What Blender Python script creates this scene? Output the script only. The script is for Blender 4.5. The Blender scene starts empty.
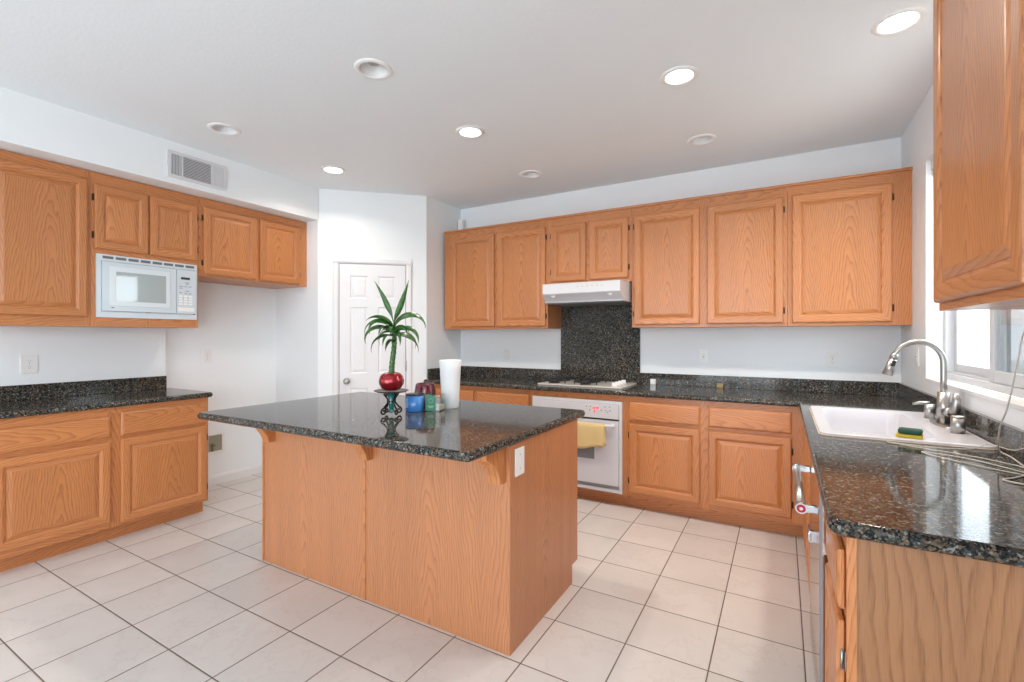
import bpy, bmesh, math, random
from mathutils import Vector, Matrix
PI = math.pi
random.seed(7)
S = bpy.context.scene
C = S.collection

# ------------------------------------------------------------------ camera
cam_d = bpy.data.cameras.new('camera'); cam = bpy.data.objects.new('camera', cam_d); C.objects.link(cam)
cam.location = (0, 0, 1.335)
cam.rotation_euler = (PI/2, 0, 0.52082)
cam_d.sensor_fit = 'HORIZONTAL'; cam_d.sensor_width = 36.0
cam_d.lens = 470.84/1024*36
cam_d.shift_y = -4.5/1024
cam_d.clip_start = 0.02
S.camera = cam

# ------------------------------------------------------------------ world, light, exposure
W = bpy.data.worlds.new('sky'); S.world = W; W.use_nodes = True
bg = W.node_tree.nodes['Background']
bg.inputs[0].default_value = (0.85, 0.925, 1.0, 1); bg.inputs[1].default_value = 6.4
S.view_settings.view_transform = 'Standard'
try: S.view_settings.look = 'None'
except Exception: pass
S.view_settings.gamma = 1.0; S.view_settings.use_curve_mapping = False
S.view_settings.exposure = 0.33
S.cycles.max_bounces = 10; S.cycles.diffuse_bounces = 6; S.cycles.glossy_bounces = 5
S.cycles.transparent_max_bounces = 12
S.cycles.sample_clamp_indirect = 8
S.cycles.use_denoising = True
S.cycles.caustics_reflective = False

def area(name, loc, rot, sx, sy, power, color, portal=False):
    d = bpy.data.lights.new(name, 'AREA'); d.shape = 'RECTANGLE'; d.size = sx; d.size_y = sy
    d.energy = power; d.color = color
    d.cycles.is_portal = portal
    o = bpy.data.objects.new(name, d); C.objects.link(o); o.location = loc; o.rotation_euler = rot
    return o
# daylight coming through the sink window and two unseen windows added behind the camera
area('portal_sink_window', (0.90, 2.86, 1.72), (0, PI/2, 0), 1.22, 1.42, 1, (1, 1, 1), True)
area('portal_added_rear_window', (-1.3, -3.28, 1.3), (PI/2, 0, 0), 3.3, 2.3, 1, (1, 1, 1), True)

area('portal_added_side_window', (0.90, -1.7, 1.55), (0, PI/2, 0), 1.5, 2.0, 1, (1, 1, 1), True)  # portal of the added side window

# ------------------------------------------------------------------ materials
def lin(r, g, b):
    f = lambda c: (c/255/12.92) if c/255 <= 0.04045 else ((c/255+0.055)/1.055)**2.4
    return (f(r), f(g), f(b), 1)

def newmat(name):
    m = bpy.data.materials.new(name); m.use_nodes = True
    nt = m.node_tree; p = nt.nodes['Principled BSDF']
    return m, nt, p

def plain(name, col, rough=0.5, metal=0.0, spec=0.5, bump=None, coat=0.0, trans=0.0):
    m, nt, p = newmat(name)
    p.inputs['Base Color'].default_value = col if len(col) == 4 else (*col, 1)
    p.inputs['Roughness'].default_value = rough; p.inputs['Metallic'].default_value = metal
    p.inputs['Specular IOR Level'].default_value = spec
    p.inputs['Coat Weight'].default_value = coat
    p.inputs['Transmission Weight'].default_value = trans
    tc = nt.nodes.new('ShaderNodeTexCoord'); n = nt.nodes.new('ShaderNodeTexNoise')
    nt.links.new(tc.outputs['Object'], n.inputs['Vector'])
    n.inputs['Scale'].default_value = bump[0] if bump else 40
    n.inputs['Detail'].default_value = 3
    b = nt.nodes.new('ShaderNodeBump'); b.inputs['Strength'].default_value = bump[1] if bump else 0.02
    b.inputs['Distance'].default_value = 0.004
    nt.links.new(n.outputs['Fac'], b.inputs['Height']); nt.links.new(b.outputs['Normal'], p.inputs['Normal'])
    return m

def emit(name, col, strength):
    m, nt, p = newmat(name)
    p.inputs['Base Color'].default_value = (*col, 1)
    p.inputs['Emission Color'].default_value = (*col, 1); p.inputs['Emission Strength'].default_value = strength
    return m

class NB:
    def __init__(s, nt): s.nt = nt
    def math(s, op, a, b=None, c=None):
        n = s.nt.nodes.new('ShaderNodeMath'); n.operation = op
        for i, v in enumerate((a, b, c)):
            if v is None: continue
            if isinstance(v, (int, float)): n.inputs[i].default_value = v
            else: s.nt.links.new(v, n.inputs[i])
        return n.outputs[0]
    def comb(s, x, y, z):
        n = s.nt.nodes.new('ShaderNodeCombineXYZ')
        for i, v in enumerate((x, y, z)):
            if isinstance(v, (int, float)): n.inputs[i].default_value = v
            else: s.nt.links.new(v, n.inputs[i])
        return n.outputs[0]
    def noise(s, vec, scale=1.0, detail=2.0, rough=0.5):
        n = s.nt.nodes.new('ShaderNodeTexNoise'); s.nt.links.new(vec, n.inputs['Vector'])
        n.inputs['Scale'].default_value = scale; n.inputs['Detail'].default_value = detail; n.inputs['Roughness'].default_value = rough
        return n.outputs['Fac']
    def ramp(s, fac, stops, interp='LINEAR'):
        n = s.nt.nodes.new('ShaderNodeValToRGB'); n.color_ramp.interpolation = interp
        e = n.color_ramp.elements
        while len(e) > 1: e.remove(e[-1])
        e[0].position = stops[0][0]; e[0].color = stops[0][1]
        for p, c in stops[1:]:
            k = e.new(p); k.color = c
        s.nt.links.new(fac, n.inputs[0]); return n.outputs[0]
    def mix(s, fac, a, b, mode='MIX'):
        n = s.nt.nodes.new('ShaderNodeMix'); n.data_type = 'RGBA'; n.blend_type = mode
        for sock, v in ((n.inputs[0], fac), (n.inputs[6], a), (n.inputs[7], b)):
            if isinstance(v, (int, float)): sock.default_value = v
            elif isinstance(v, tuple): sock.default_value = v
            else: s.nt.links.new(v, sock)
        return n.outputs[2]

def oak(name, vertical, light, dark, K=24.0, F=80.0, strength=0.95, rough=0.36, fold=0.21, wamp=7.0):
    m, nt, p = newmat(name); N = NB(nt)
    tc = nt.nodes.new('ShaderNodeTexCoord'); sp = nt.nodes.new('ShaderNodeSeparateXYZ')
    nt.links.new(tc.outputs['Object'], sp.inputs[0])
    oi = nt.nodes.new('ShaderNodeObjectInfo'); rnd = oi.outputs['Random']
    x, y, z = sp.outputs
    h = N.math('ADD', x, y)
    g, c = (z, h) if vertical else (h, z)
    off = N.math('MULTIPLY_ADD', rnd, 0.12, -0.06)
    c2 = N.math('ADD', c, off)
    w = N.math('PINGPONG', c2, fold)
    g2 = N.math('MULTIPLY_ADD', rnd, 9.0, g)
    wob = N.noise(N.comb(N.math('MULTIPLY', c, 7.0), N.math('MULTIPLY', g2, 1.6), rnd), 1.0, 3.0, 0.55)
    wob2 = N.noise(N.comb(N.math('MULTIPLY', c, 30.0), N.math('MULTIPLY', g2, 6.0), rnd), 1.0, 1.0)
    r = N.math('SQRT', N.math('ADD', N.math('MULTIPLY', w, w), 0.0012))
    ring = N.math('MULTIPLY', r, F)
    ring = N.math('ADD', ring, N.math('MULTIPLY', g2, K*0.35))
    ring = N.math('ADD', ring, N.math('MULTIPLY', wob, wamp))
    ring = N.math('ADD', ring, N.math('MULTIPLY', wob2, 0.30))
    fr = N.math('FRACT', ring)
    line = N.ramp(fr, [(0.0, (0.25,)*3+(1,)), (0.12, (0, 0, 0, 1)), (0.62, (0.25,)*3+(1,)), (0.93, (1, 1, 1, 1)), (1.0, (0.25,)*3+(1,))])
    pores = N.noise(N.comb(N.math('MULTIPLY', c, 420.0), N.math('MULTIPLY', g2, 14.0), 0.0), 1.0, 2.0, 0.6)
    pr = N.ramp(pores, [(0.40, (0, 0, 0, 1)), (0.66, (1, 1, 1, 1))])
    broad = N.noise(N.comb(N.math('MULTIPLY', c, 16.0), N.math('MULTIPLY', g2, 0.9), 3.0), 1.0, 3.0)
    f = N.math('MULTIPLY', line, strength)
    f = N.math('MULTIPLY', f, N.math('MULTIPLY_ADD', pr, 0.55, 0.45))
    col = N.mix(f, light, dark)
    col = N.mix(N.math('MULTIPLY', pr, 0.22), col, dark)
    tone = N.math('MULTIPLY_ADD', broad, 0.35, 0.82)
    tone = N.math('MULTIPLY', tone, N.math('MULTIPLY_ADD', rnd, 0.12, 0.94))
    mul = nt.nodes.new('ShaderNodeVectorMath'); mul.operation = 'SCALE'
    nt.links.new(col, mul.inputs[0]); nt.links.new(tone, mul.inputs['Scale'])
    nt.links.new(mul.outputs[0], p.inputs['Base Color'])
    p.inputs['Roughness'].default_value = rough
    p.inputs['Coat Weight'].default_value = 0.15; p.inputs['Coat Roughness'].default_value = 0.25
    b = nt.nodes.new('ShaderNodeBump'); b.inputs['Strength'].default_value = 0.06; b.inputs['Distance'].default_value = 0.001
    nt.links.new(pores, b.inputs['Height']); nt.links.new(b.outputs['Normal'], p.inputs['Normal'])
    return m

OL = (0.60, 0.242, 0.086, 1); OD = (0.32, 0.098, 0.028, 1)
oakv = oak('oak_vertical_grain', True, OL, OD)
oakh = oak('oak_horizontal_grain', False, OL, OD)
veneer = oak('oak_veneer_panel', True, (0.53, 0.222, 0.098, 1), (0.31, 0.115, 0.045, 1), K=20, F=70, strength=0.9, fold=0.28)
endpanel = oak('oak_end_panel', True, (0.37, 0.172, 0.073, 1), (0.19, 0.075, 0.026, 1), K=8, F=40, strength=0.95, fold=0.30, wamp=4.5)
OAK = [oakv, oakh]

def granite():
    m, nt, p = newmat('dark_speckled_granite'); N = NB(nt)
    tc = nt.nodes.new('ShaderNodeTexCoord')
    def vor(scale):
        v = nt.nodes.new('ShaderNodeTexVoronoi'); v.inputs['Scale'].default_value = scale
        nt.links.new(tc.outputs['Object'], v.inputs['Vector'])
        sp = nt.nodes.new('ShaderNodeSeparateColor'); nt.links.new(v.outputs['Color'], sp.inputs[0]); return sp.outputs
    a = vor(150); b = vor(260)
    base = N.ramp(a[0], [(0, (0.008, 0.009, 0.010, 1)), (0.38, (0.028, 0.030, 0.030, 1)), (0.52, (0.085, 0.066, 0.045, 1)),
                         (0.68, (0.19, 0.13, 0.075, 1)), (0.86, (0.05, 0.095, 0.105, 1)), (0.93, (0.34, 0.33, 0.30, 1))], 'CONSTANT')
    fine = N.ramp(b[1], [(0, (0.01, 0.011, 0.012, 1)), (0.5, (0.035, 0.037, 0.037, 1)), (0.75, (0.11, 0.10, 0.085, 1)), (0.92, (0.28, 0.29, 0.28, 1))], 'CONSTANT')
    col = N.mix(0.42, base, fine)
    nt.links.new(col, p.inputs['Base Color'])
    p.inputs['Roughness'].default_value = 0.07
    p.inputs['Specular IOR Level'].default_value = 0.22
    return m
GRAN = granite()

def tiles():
    m, nt, p = newmat('cream_marble_floor_tile'); N = NB(nt)
    tc = nt.nodes.new('ShaderNodeTexCoord'); sp = nt.nodes.new('ShaderNodeSeparateXYZ')
    geo = nt.nodes.new('ShaderNodeNewGeometry'); nt.links.new(geo.outputs['Position'], sp.inputs[0])
    P = 0.3355
    u = N.math('MULTIPLY', N.math('ADD', sp.outputs[0], 0.92674), 1/P)
    v = N.math('MULTIPLY', N.math('SUBTRACT', sp.outputs[1], 1.68505), 1/P)
    fu = N.math('PINGPONG', u, 0.5); fv = N.math('PINGPONG', v, 0.5)
    d = N.math('MINIMUM', fu, fv)
    iu = N.math('FLOOR', u); iv = N.math('FLOOR', v)
    wn = nt.nodes.new('ShaderNodeTexWhiteNoise'); wn.noise_dimensions = '2D'
    nt.links.new(N.comb(iu, iv, 0.0), wn.inputs['Vector'])
    off = nt.nodes.new('ShaderNodeVectorMath'); off.operation = 'MULTIPLY_ADD'
    nt.links.new(wn.outputs['Color'], off.inputs[0]); off.inputs[1].default_value = (20, 20, 20)
    nt.links.new(geo.outputs['Position'], off.inputs[2])
    n1 = N.noise(off.outputs[0], 3.2, 6.0, 0.62)
    vein = N.math('ABSOLUTE', N.math('SUBTRACT', n1, 0.5))
    veinc = N.ramp(vein, [(0.0, (1, 1, 1, 1)), (0.018, (0, 0, 0, 1))])
    n2 = N.noise(off.outputs[0], 1.6, 3.0)
    base = N.ramp(n2, [(0.30, lin(207, 201, 196)), (0.55, lin(219, 214, 209)), (0.75, lin(212, 204, 198))])
    base = N.mix(N.math('MULTIPLY', veinc, 0.16), base, lin(178, 160, 148))
    tone = N.math('MULTIPLY_ADD', wn.outputs['Value'], 0.05, 0.955)
    sc = nt.nodes.new('ShaderNodeVectorMath'); sc.operation = 'SCALE'
    nt.links.new(base, sc.inputs[0]); nt.links.new(tone, sc.inputs['Scale'])
    gf = N.ramp(d, [(0.0, (1, 1, 1, 1)), (0.0065, (1, 1, 1, 1)), (0.009, (0, 0, 0, 1))])
    col = N.mix(gf, sc.outputs[0], lin(98, 80, 68))
    nt.links.new(col, p.inputs['Base Color'])
    rg = N.math('MULTIPLY_ADD', gf, 0.5, 0.30)
    nt.links.new(rg, p.inputs['Roughness'])
    b = nt.nodes.new('ShaderNodeBump'); b.inputs['Strength'].default_value = 0.5; b.inputs['Distance'].default_value = 0.002
    hh = N.ramp(d, [(0.004, (0, 0, 0, 1)), (0.02, (1, 1, 1, 1))])
    nt.links.new(hh, b.inputs['Height']); nt.links.new(b.outputs['Normal'], p.inputs['Normal'])
    return m

def paint(name, col, scale=180, strength=0.06, rough=0.6):
    m = plain(name, col, rough, bump=(scale, strength)); return m

WALL = paint('white_wall_paint', lin(237, 241, 243), 90, 0.10)
CEIL = paint('white_textured_ceiling_paint', lin(236, 241, 244), 60, 0.25, 0.8)
TRIM = plain('white_gloss_trim_paint', lin(232, 232, 232), 0.35)
DOORW = plain('white_door_paint', lin(232, 232, 234), 0.4)
WHITE_EN = plain('white_enamel', lin(216, 216, 219), 0.25)
WHITE_PL = plain('white_plastic', lin(236, 236, 234), 0.35)
OVENW = plain('oven_white_glass', lin(214, 214, 220), 0.15)
WINF = plain('white_vinyl_window_frame', lin(200, 202, 205), 0.4)
BUTTON = plain('pale_grey_print', lin(150, 150, 155), 0.5)
DARKP = plain('dark_plastic', (0.02, 0.02, 0.022), 0.4)
BLACKM = plain('black_wrought_iron', (0.018, 0.017, 0.016), 0.45, 0.6)
IRON = plain('cast_iron_grate', (0.03, 0.03, 0.032), 0.45, 0.4)
BRONZE = plain('dark_bronze_hinge', (0.07, 0.045, 0.03), 0.4, 0.8)
BRASS = plain('antique_brass_hinge', (0.25, 0.20, 0.12), 0.4, 0.9)
STEEL = plain('brushed_nickel', (0.45, 0.44, 0.42), 0.34, 1.0)
CHROME = plain('chrome', (0.55, 0.56, 0.60), 0.10, 1.0)
MIRST = plain('polished_stainless_front', (0.62, 0.56, 0.50), 0.10, 1.0, bump=(5, 0.0))
PORC = plain('white_porcelain', lin(212, 210, 214), 0.16)
STAIN = plain('hard_water_stained_rim', lin(226, 206, 184), 0.4)
REDGL = plain('red_metallic_glaze', (0.33, 0.012, 0.022), 0.18, 0.55, coat=0.6)
MAROON = plain('maroon_glass', (0.14, 0.008, 0.02), 0.08, 0.1, coat=0.8)
TEAL = plain('teal_glass', (0.02, 0.17, 0.16), 0.1, coat=0.6)
BLUE = plain('blue_candle_glass', (0.06, 0.24, 0.62), 0.12, coat=0.5)
BLUEL = plain('pale_blue_label', (0.30, 0.50, 0.80), 0.5)
GREEN = plain('green_candle_label', (0.04, 0.22, 0.12), 0.4)
PALE = plain('pale_print', lin(170, 200, 180), 0.5)
WAX = plain('cream_wax', lin(214, 206, 190), 0.5)
CERAM = plain('white_matte_vase', lin(240, 240, 240), 0.55)
SOIL = plain('dark_soil', (0.03, 0.018, 0.01), 0.9, bump=(200, 0.8))
YELLOW = plain('yellow_terry_towel', lin(236, 208, 148), 0.95, bump=(420, 0.9))
SPY = plain('yellow_sponge', lin(214, 190, 60), 0.9, bump=(400, 0.8))
SPG = plain('green_scouring_pad', (0.03, 0.09, 0.06), 0.9, bump=(500, 0.8))
GREYW = plain('oven_window_grey', lin(140, 142, 148), 0.12)
MICW = plain('microwave_window_grey', lin(168, 178, 178), 0.04, spec=1.0)
MICB = plain('microwave_white', lin(206, 216, 222), 0.2)
REDLED = emit('red_clock_digits', (0.9, 0.05, 0.08), 0.9)
REDM = plain('red_enamel', (0.55, 0.01, 0.04), 0.25)
CORD = plain('clear_grey_cord', lin(205, 198, 186), 0.4)
LAMP = emit('warm_lamp_lens', (1.0, 0.97, 0.92), 9)
CAN = plain('white_can_reflector', lin(244, 244, 244), 0.3)
BULB = plain('grey_unlit_bulb', lin(176, 176, 174), 0.3)
CONC = plain('pale_patio_concrete', lin(205, 203, 198), 0.9, bump=(20, 0.2))
VENTD = plain('vent_dark_inside', lin(110, 110, 112), 0.8)
BACKD = plain('cabinet_inside', lin(150, 110, 80), 0.7)
TILE = tiles()

def glassm():
    m = bpy.data.materials.new('window_glass'); m.use_nodes = True; nt = m.node_tree
    for n in list(nt.nodes): nt.nodes.remove(n)
    out = nt.nodes.new('ShaderNodeOutputMaterial'); t = nt.nodes.new('ShaderNodeBsdfTransparent'); g = nt.nodes.new('ShaderNodeBsdfGlossy')
    g.inputs['Roughness'].default_value = 0.02; t.inputs[0].default_value = (0.95, 0.97, 0.97, 1)
    lw = nt.nodes.new('ShaderNodeLayerWeight'); lw.inputs['Blend'].default_value = 0.5
    NBg = NB(nt); ff = NBg.math('MULTIPLY_ADD', NBg.math('POWER', lw.outputs['Facing'], 5.0), 0.6, 0.03); mx = nt.nodes.new('ShaderNodeMixShader')
    nt.links.new(ff, mx.inputs[0]); nt.links.new(t.outputs[0], mx.inputs[1]); nt.links.new(g.outputs[0], mx.inputs[2])
    nt.links.new(mx.outputs[0], out.inputs[0]); return m
GLASS = glassm()

def leafmat(name, a, b):
    m, nt, p = newmat(name); N = NB(nt)
    tc = nt.nodes.new('ShaderNodeTexCoord')
    n = N.noise(tc.outputs['Object'], 30, 3)
    nt.links.new(N.ramp(n, [(0.35, a), (0.65, b)]), p.inputs['Base Color'])
    p.inputs['Roughness'].default_value = 0.35
    return m
LEAF = leafmat('glossy_green_leaf', (0.022, 0.085, 0.016, 1), (0.055, 0.17, 0.03, 1))
HEDGE = leafmat('hedge_leaves', (0.05, 0.16, 0.04, 1), (0.14, 0.34, 0.10, 1))
def trunkmat():
    m, nt, p = newmat('ringed_green_cane'); N = NB(nt)
    tc = nt.nodes.new('ShaderNodeTexCoord'); v = nt.nodes.new('ShaderNodeTexVoronoi'); v.inputs['Scale'].default_value = 110
    nt.links.new(tc.outputs['Object'], v.inputs['Vector'])
    nt.links.new(N.ramp(v.outputs['Distance'], [(0.1, (0.14, 0.30, 0.09, 1)), (0.6, (0.03, 0.09, 0.02, 1))]), p.inputs['Base Color'])
    return m
CANE = trunkmat()

# ------------------------------------------------------------------ mesh builder
class MB:
    def __init__(s, M=None): s.bm = bmesh.new(); s.M = M; s.smooth = False
    def _v(s, p): return s.bm.verts.new(p)
    def face(s, vs, mi=0, sm=False):
        try: f = s.bm.faces.new(vs)
        except ValueError: return None
        f.material_index = mi; f.smooth = sm; return f
    def box(s, x0, x1, y0, y1, z0, z1, mi=0, bev=0.0):
        if x0 > x1: x0, x1 = x1, x0
        if y0 > y1: y0, y1 = y1, y0
        if z0 > z1: z0, z1 = z1, z0
        if bev <= 0:
            v = [s._v((x, y, z)) for z in (z0, z1) for x, y in ((x0, y0), (x1, y0), (x1, y1), (x0, y1))]
            for q in ((3, 2, 1, 0), (4, 5, 6, 7), (0, 1, 5, 4), (1, 2, 6, 5), (2, 3, 7, 6), (3, 0, 4, 7)): s.face([v[i] for i in q], mi)
        else:
            t = bmesh.new()
            bmesh.ops.create_cube(t, size=1.0, matrix=Matrix.Translation(((x0+x1)/2, (y0+y1)/2, (z0+z1)/2)) @ Matrix.Diagonal((x1-x0, y1-y0, z1-z0, 1)))
            bmesh.ops.bevel(t, geom=list(t.edges), offset=bev, segments=2, affect='EDGES', profile=0.6)
            s._merge(t, mi)
        return s
    def _merge(s, t, mi, sm=False):
        mp = {v: s._v(v.co) for v in t.verts}
        for f in t.faces: s.face([mp[v] for v in f.verts], mi, sm)
        t.free()
    def cyl(s, p0, p1, r0, r1=None, n=24, mi=0, cap=True, sm=True):
        r1 = r0 if r1 is None else r1
        p0, p1 = Vector(p0), Vector(p1); d = (p1-p0).normalized()
        a = d.orthogonal().normalized(); b = d.cross(a)
        R = [[s._v(p + (a*math.cos(2*PI*k/n) + b*math.sin(2*PI*k/n))*r) for k in range(n)] for p, r in ((p0, r0), (p1, r1))]
        for k in range(n): s.face([R[0][k], R[0][(k+1) % n], R[1][(k+1) % n], R[1][k]], mi, sm)
        if cap: s.face(R[0][::-1], mi); s.face(R[1], mi)
        return s
    def lathe(s, c, prof, n=32, mi=0, sm=True, sx=1.0, sy=1.0, cap0=False, cap1=False):
        R = []
        for r, z in prof:
            if r < 1e-6: R.append([s._v((c[0], c[1], c[2]+z))])
            else: R.append([s._v((c[0]+r*sx*math.cos(2*PI*k/n), c[1]+r*sy*math.sin(2*PI*k/n), c[2]+z)) for k in range(n)])
        for A, B in zip(R, R[1:]):
            for k in range(n):
                k2 = (k+1) % n
                if len(A) == 1 and len(B) == 1: continue
                if len(A) == 1: s.face([A[0], B[k2], B[k]], mi, sm)
                elif len(B) == 1: s.face([A[k], A[k2], B[0]], mi, sm)
                else: s.face([A[k], A[k2], B[k2], B[k]], mi, sm)
        if cap0 and len(R[0]) > 1: s.face(R[0][::-1], mi)
        if cap1 and len(R[-1]) > 1: s.face(R[-1], mi)
        return s
    def tube(s, pts, r, n=10, mi=0, cap=True):
        pts = [Vector(p) for p in pts]; rs = r if isinstance(r, (list, tuple)) else [r]*len(pts)
        up = None; R = []
        for i, p in enumerate(pts):
            d = (pts[min(i+1, len(pts)-1)] - pts[max(i-1, 0)]).normalized()
            if up is None: up = d.orthogonal().normalized()
            a = (up - d*up.dot(d))
            if a.length < 1e-6: a = d.orthogonal()
            a.normalize(); up = a; b = d.cross(a)
            R.append([s._v(p + (a*math.cos(2*PI*k/n) + b*math.sin(2*PI*k/n))*rs[i]) for k in range(n)])
        for A, B in zip(R, R[1:]):
            for k in range(n): s.face([A[k], A[(k+1) % n], B[(k+1) % n], B[k]], mi, True)
        if cap: s.face(R[0][::-1], mi); s.face(R[-1], mi)
        return s
    def prism(s, poly, fn, a, b, mi=0):
        """poly of 2-D points, fn(p,q,t)->xyz ; extruded from a to b"""
        A = [s._v(fn(p, q, a)) for p, q in poly]; B = [s._v(fn(p, q, b)) for p, q in poly]
        s.face(A[::-1], mi); s.face(B, mi)
        for k in range(len(poly)):
            k2 = (k+1) % len(poly); s.face([A[k], A[k2], B[k2], B[k]], mi)
        return s

def obj(name, mb, mats, parent=None, label=None, recalc=True):
    bm = mb.bm
    if mb.M is not None: bmesh.ops.transform(bm, matrix=mb.M, verts=bm.verts)
    if recalc: bmesh.ops.recalc_face_normals(bm, faces=bm.faces)
    lo = Vector([min(v.co[i] for v in bm.verts) for i in range(3)]); hi = Vector([max(v.co[i] for v in bm.verts) for i in range(3)])
    c = (lo+hi)/2
    if parent is None: c = Vector((c.x, c.y, lo.z))
    bmesh.ops.translate(bm, vec=-c, verts=bm.verts)
    me = bpy.data.meshes.new(name); bm.to_mesh(me); bm.free()
    for m in (mats if isinstance(mats, (list, tuple)) else [mats]): me.materials.append(m)
    o = bpy.data.objects.new(name, me); C.objects.link(o)
    w = Vector((0, 0, 0)); q = parent
    while q is not None: w += q.location; q = q.parent
    o.location = c - w
    if parent is not None: o.parent = parent
    if label: o['label'] = label
    return o

def thing(name, label, cat, loc, group=None):
    o = bpy.data.objects.new(name, None); C.objects.link(o); o.empty_display_size = 0.1
    o.location = loc; o['label'] = label; o['category'] = cat
    if group: o['group'] = group
    return o
def tag(o, label, cat, group=None):
    o['label'] = label; o['category'] = cat
    if group: o['group'] = group
    return o
def struct(name, mb, mats, label=None, recalc=True):
    o = obj(name, mb, mats, None, None, recalc); o['kind'] = 'structure'
    if label: o['label'] = label
    return o

def offset_poly(pts, d):
    n = len(pts); out = []
    for i in range(n):
        p0, p1, p2 = Vector(pts[i-1]), Vector(pts[i]), Vector(pts[(i+1) % n])
        e1 = (p1-p0).normalized(); e2 = (p2-p1).normalized()
        n1 = Vector((-e1.y, e1.x)); n2 = Vector((-e2.y, e2.x)); k = 1 + n1.dot(n2)
        out.append(tuple(p1 + (n1+n2)*(d/k)))
    return out
def round_corner(p0, p1, p2, r, n=6):
    p0, p1, p2 = Vector(p0), Vector(p1), Vector(p2)
    a = (p0-p1).normalized(); b = (p2-p1).normalized()
    th = a.angle(b); t = r/math.tan(th/2); c = p1 + (a+b).normalized()*(r/math.sin(th/2))
    s0 = p1+a*t-c; s1 = p1+b*t-c; out = []
    for k in range(n+1):
        v = (s0*(1-k/n)+s1*(k/n)); v = v.normalized()*r; out.append(tuple(c+v))
    return out
def poly_round(pts, radii):
    out = []
    for i, p in enumerate(pts):
        if radii[i] > 0: out += round_corner(pts[i-1], p, pts[(i+1) % len(pts)], radii[i])
        else: out.append(tuple(p))
    return out
def slab(mb, pts, z0, z1, holes=(), bull=0.018, mi=0, nseg=5):
    """horizontal slab, CCW outline, rounded edge all round, optional holes"""
    bm = mb.bm; h = (z1-z0)/2; zc = (z0+z1)/2; rings = []
    for k in range(nseg*2+1):
        a = -PI/2 + PI*k/(nseg*2)
        rings.append([mb._v((x, y, zc+h*math.sin(a))) for x, y in offset_poly(pts, bull*(1-math.cos(a)))])
    for A, B in zip(rings, rings[1:]):
        for k in range(len(pts)):
            k2 = (k+1) % len(pts); mb.face([A[k], A[k2], B[k2], B[k]], mi, True)
    hv = []
    for H in holes:
        a = [mb._v((x, y, z0)) for x, y in H]; b = [mb._v((x, y, z1)) for x, y in H]
        for k in range(len(H)):
            k2 = (k+1) % len(H); mb.face([a[k], b[k], b[k2], a[k2]], mi)
        hv.append((a, b))
    for idx, ring in ((0, rings[0]), (1, rings[-1])):
        if not holes:
            mb.face(ring if idx else ring[::-1], mi); continue
        edges = []
        for loop in [ring] + [h_[idx] for h_ in hv]:
            for k in range(len(loop)):
                e = bm.edges.get((loop[k], loop[(k+1) % len(loop)])) or bm.edges.new((loop[k], loop[(k+1) % len(loop)]))
                edges.append(e)
        r = bmesh.ops.triangle_fill(bm, use_beauty=True, use_dissolve=False, edges=edges)
        for g in r['geom']:
            if isinstance(g, bmesh.types.BMFace): g.material_index = mi
    return mb

class Fr:
    """facing frame: u runs along the wall, w comes out of the face plane, z up"""
    def __init__(s, kind, face): s.k = kind; s.f = face
    def p(s, u, w, z):
        return {'-Y': (u, s.f-w, z), '+X': (s.f+w, u, z), '-X': (s.f-w, u, z)}[s.k]
    def box(s, mb, u0, u1, w0, w1, z0, z1, mi=0, bev=0.0):
        a = s.p(u0, w0, z0); b = s.p(u1, w1, z1); mb.box(a[0], b[0], a[1], b[1], a[2], b[2], mi, bev)

def rings_mesh(mb, F, u0, u1, z0, z1, prof, cap_front=True, cap_back=False, capmi=0):
    R = []
    for ins, w in prof:
        R.append([mb._v(F.p(u, w, z)) for u, z in ((u0+ins, z0+ins), (u1-ins, z0+ins), (u1-ins, z1-ins), (u0+ins, z1-ins))])
    for A, B in zip(R, R[1:]):
        for k in range(4): mb.face([A[k], A[(k+1) % 4], B[(k+1) % 4], B[k]], 0 if k in (1, 3) else 1)
    if cap_front: mb.face(R[-1], capmi)
    if cap_back: mb.face(R[0], capmi)

def hinge(F, u, z, parent, side, mat=BRONZE):
    m = MB()
    m.cyl(F.p(u, 0.008, z-0.020), F.p(u, 0.008, z+0.020), 0.0036, n=10)
    F.box(m, u, u+side*0.008, 0.0006, 0.0026, z-0.022, z+0.022)
    m.cyl(F.p(u, 0.008, z-0.024), F.p(u, 0.008, z-0.020), 0.0024, n=8); m.cyl(F.p(u, 0.008, z+0.020), F.p(u, 0.008, z+0.024), 0.0024, n=8)
    obj('hinge', m, mat, parent)

def cab_door(F, u0, u1, z0, z1, parent, hs=None, hmat=BRONZE, T=0.020, hz=(0.09, 0.09)):
    m = MB(); st = 0.056
    rings_mesh(m, F, u0, u1, z0, z1, [(0.004, 0.001), (0.0, 0.004), (0.0, T-0.008), (0.003, T-0.002), (0.009, T), (st-0.012, T), (st-0.007, T-0.003), (st-0.002, T-0.0045), (st+0.003, T-0.011)], cap_front=False, cap_back=True)
    d = obj('door', m, OAK, parent)
    m = MB()
    rings_mesh(m, F, u0, u1, z0, z1, [(st, 0.003), (st+0.002, T-0.012), (st+0.005, T-0.010), (st+0.024, T-0.004), (st+0.030, T-0.003)], cap_back=True, capmi=0)
    obj('panel', m, OAK, d)
    if hs:
        u = u0-0.0035 if hs < 0 else u1+0.0035
        for z in (z0+hz[0], z1-hz[1]): hinge(F, u, z, d, hs, hmat)
    return d

def drawer_front(F, u0, u1, z0, z1, parent):
    m = MB()
    rings_mesh(m, F, u0, u1, z0, z1, [(0.003, 0.001), (0, 0.004), (0, 0.011), (0.004, 0.015), (0.011, 0.018), (0.016, 0.0185)], cap_back=True, capmi=1)
    return obj('drawer_front', m, OAK, parent)

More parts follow.
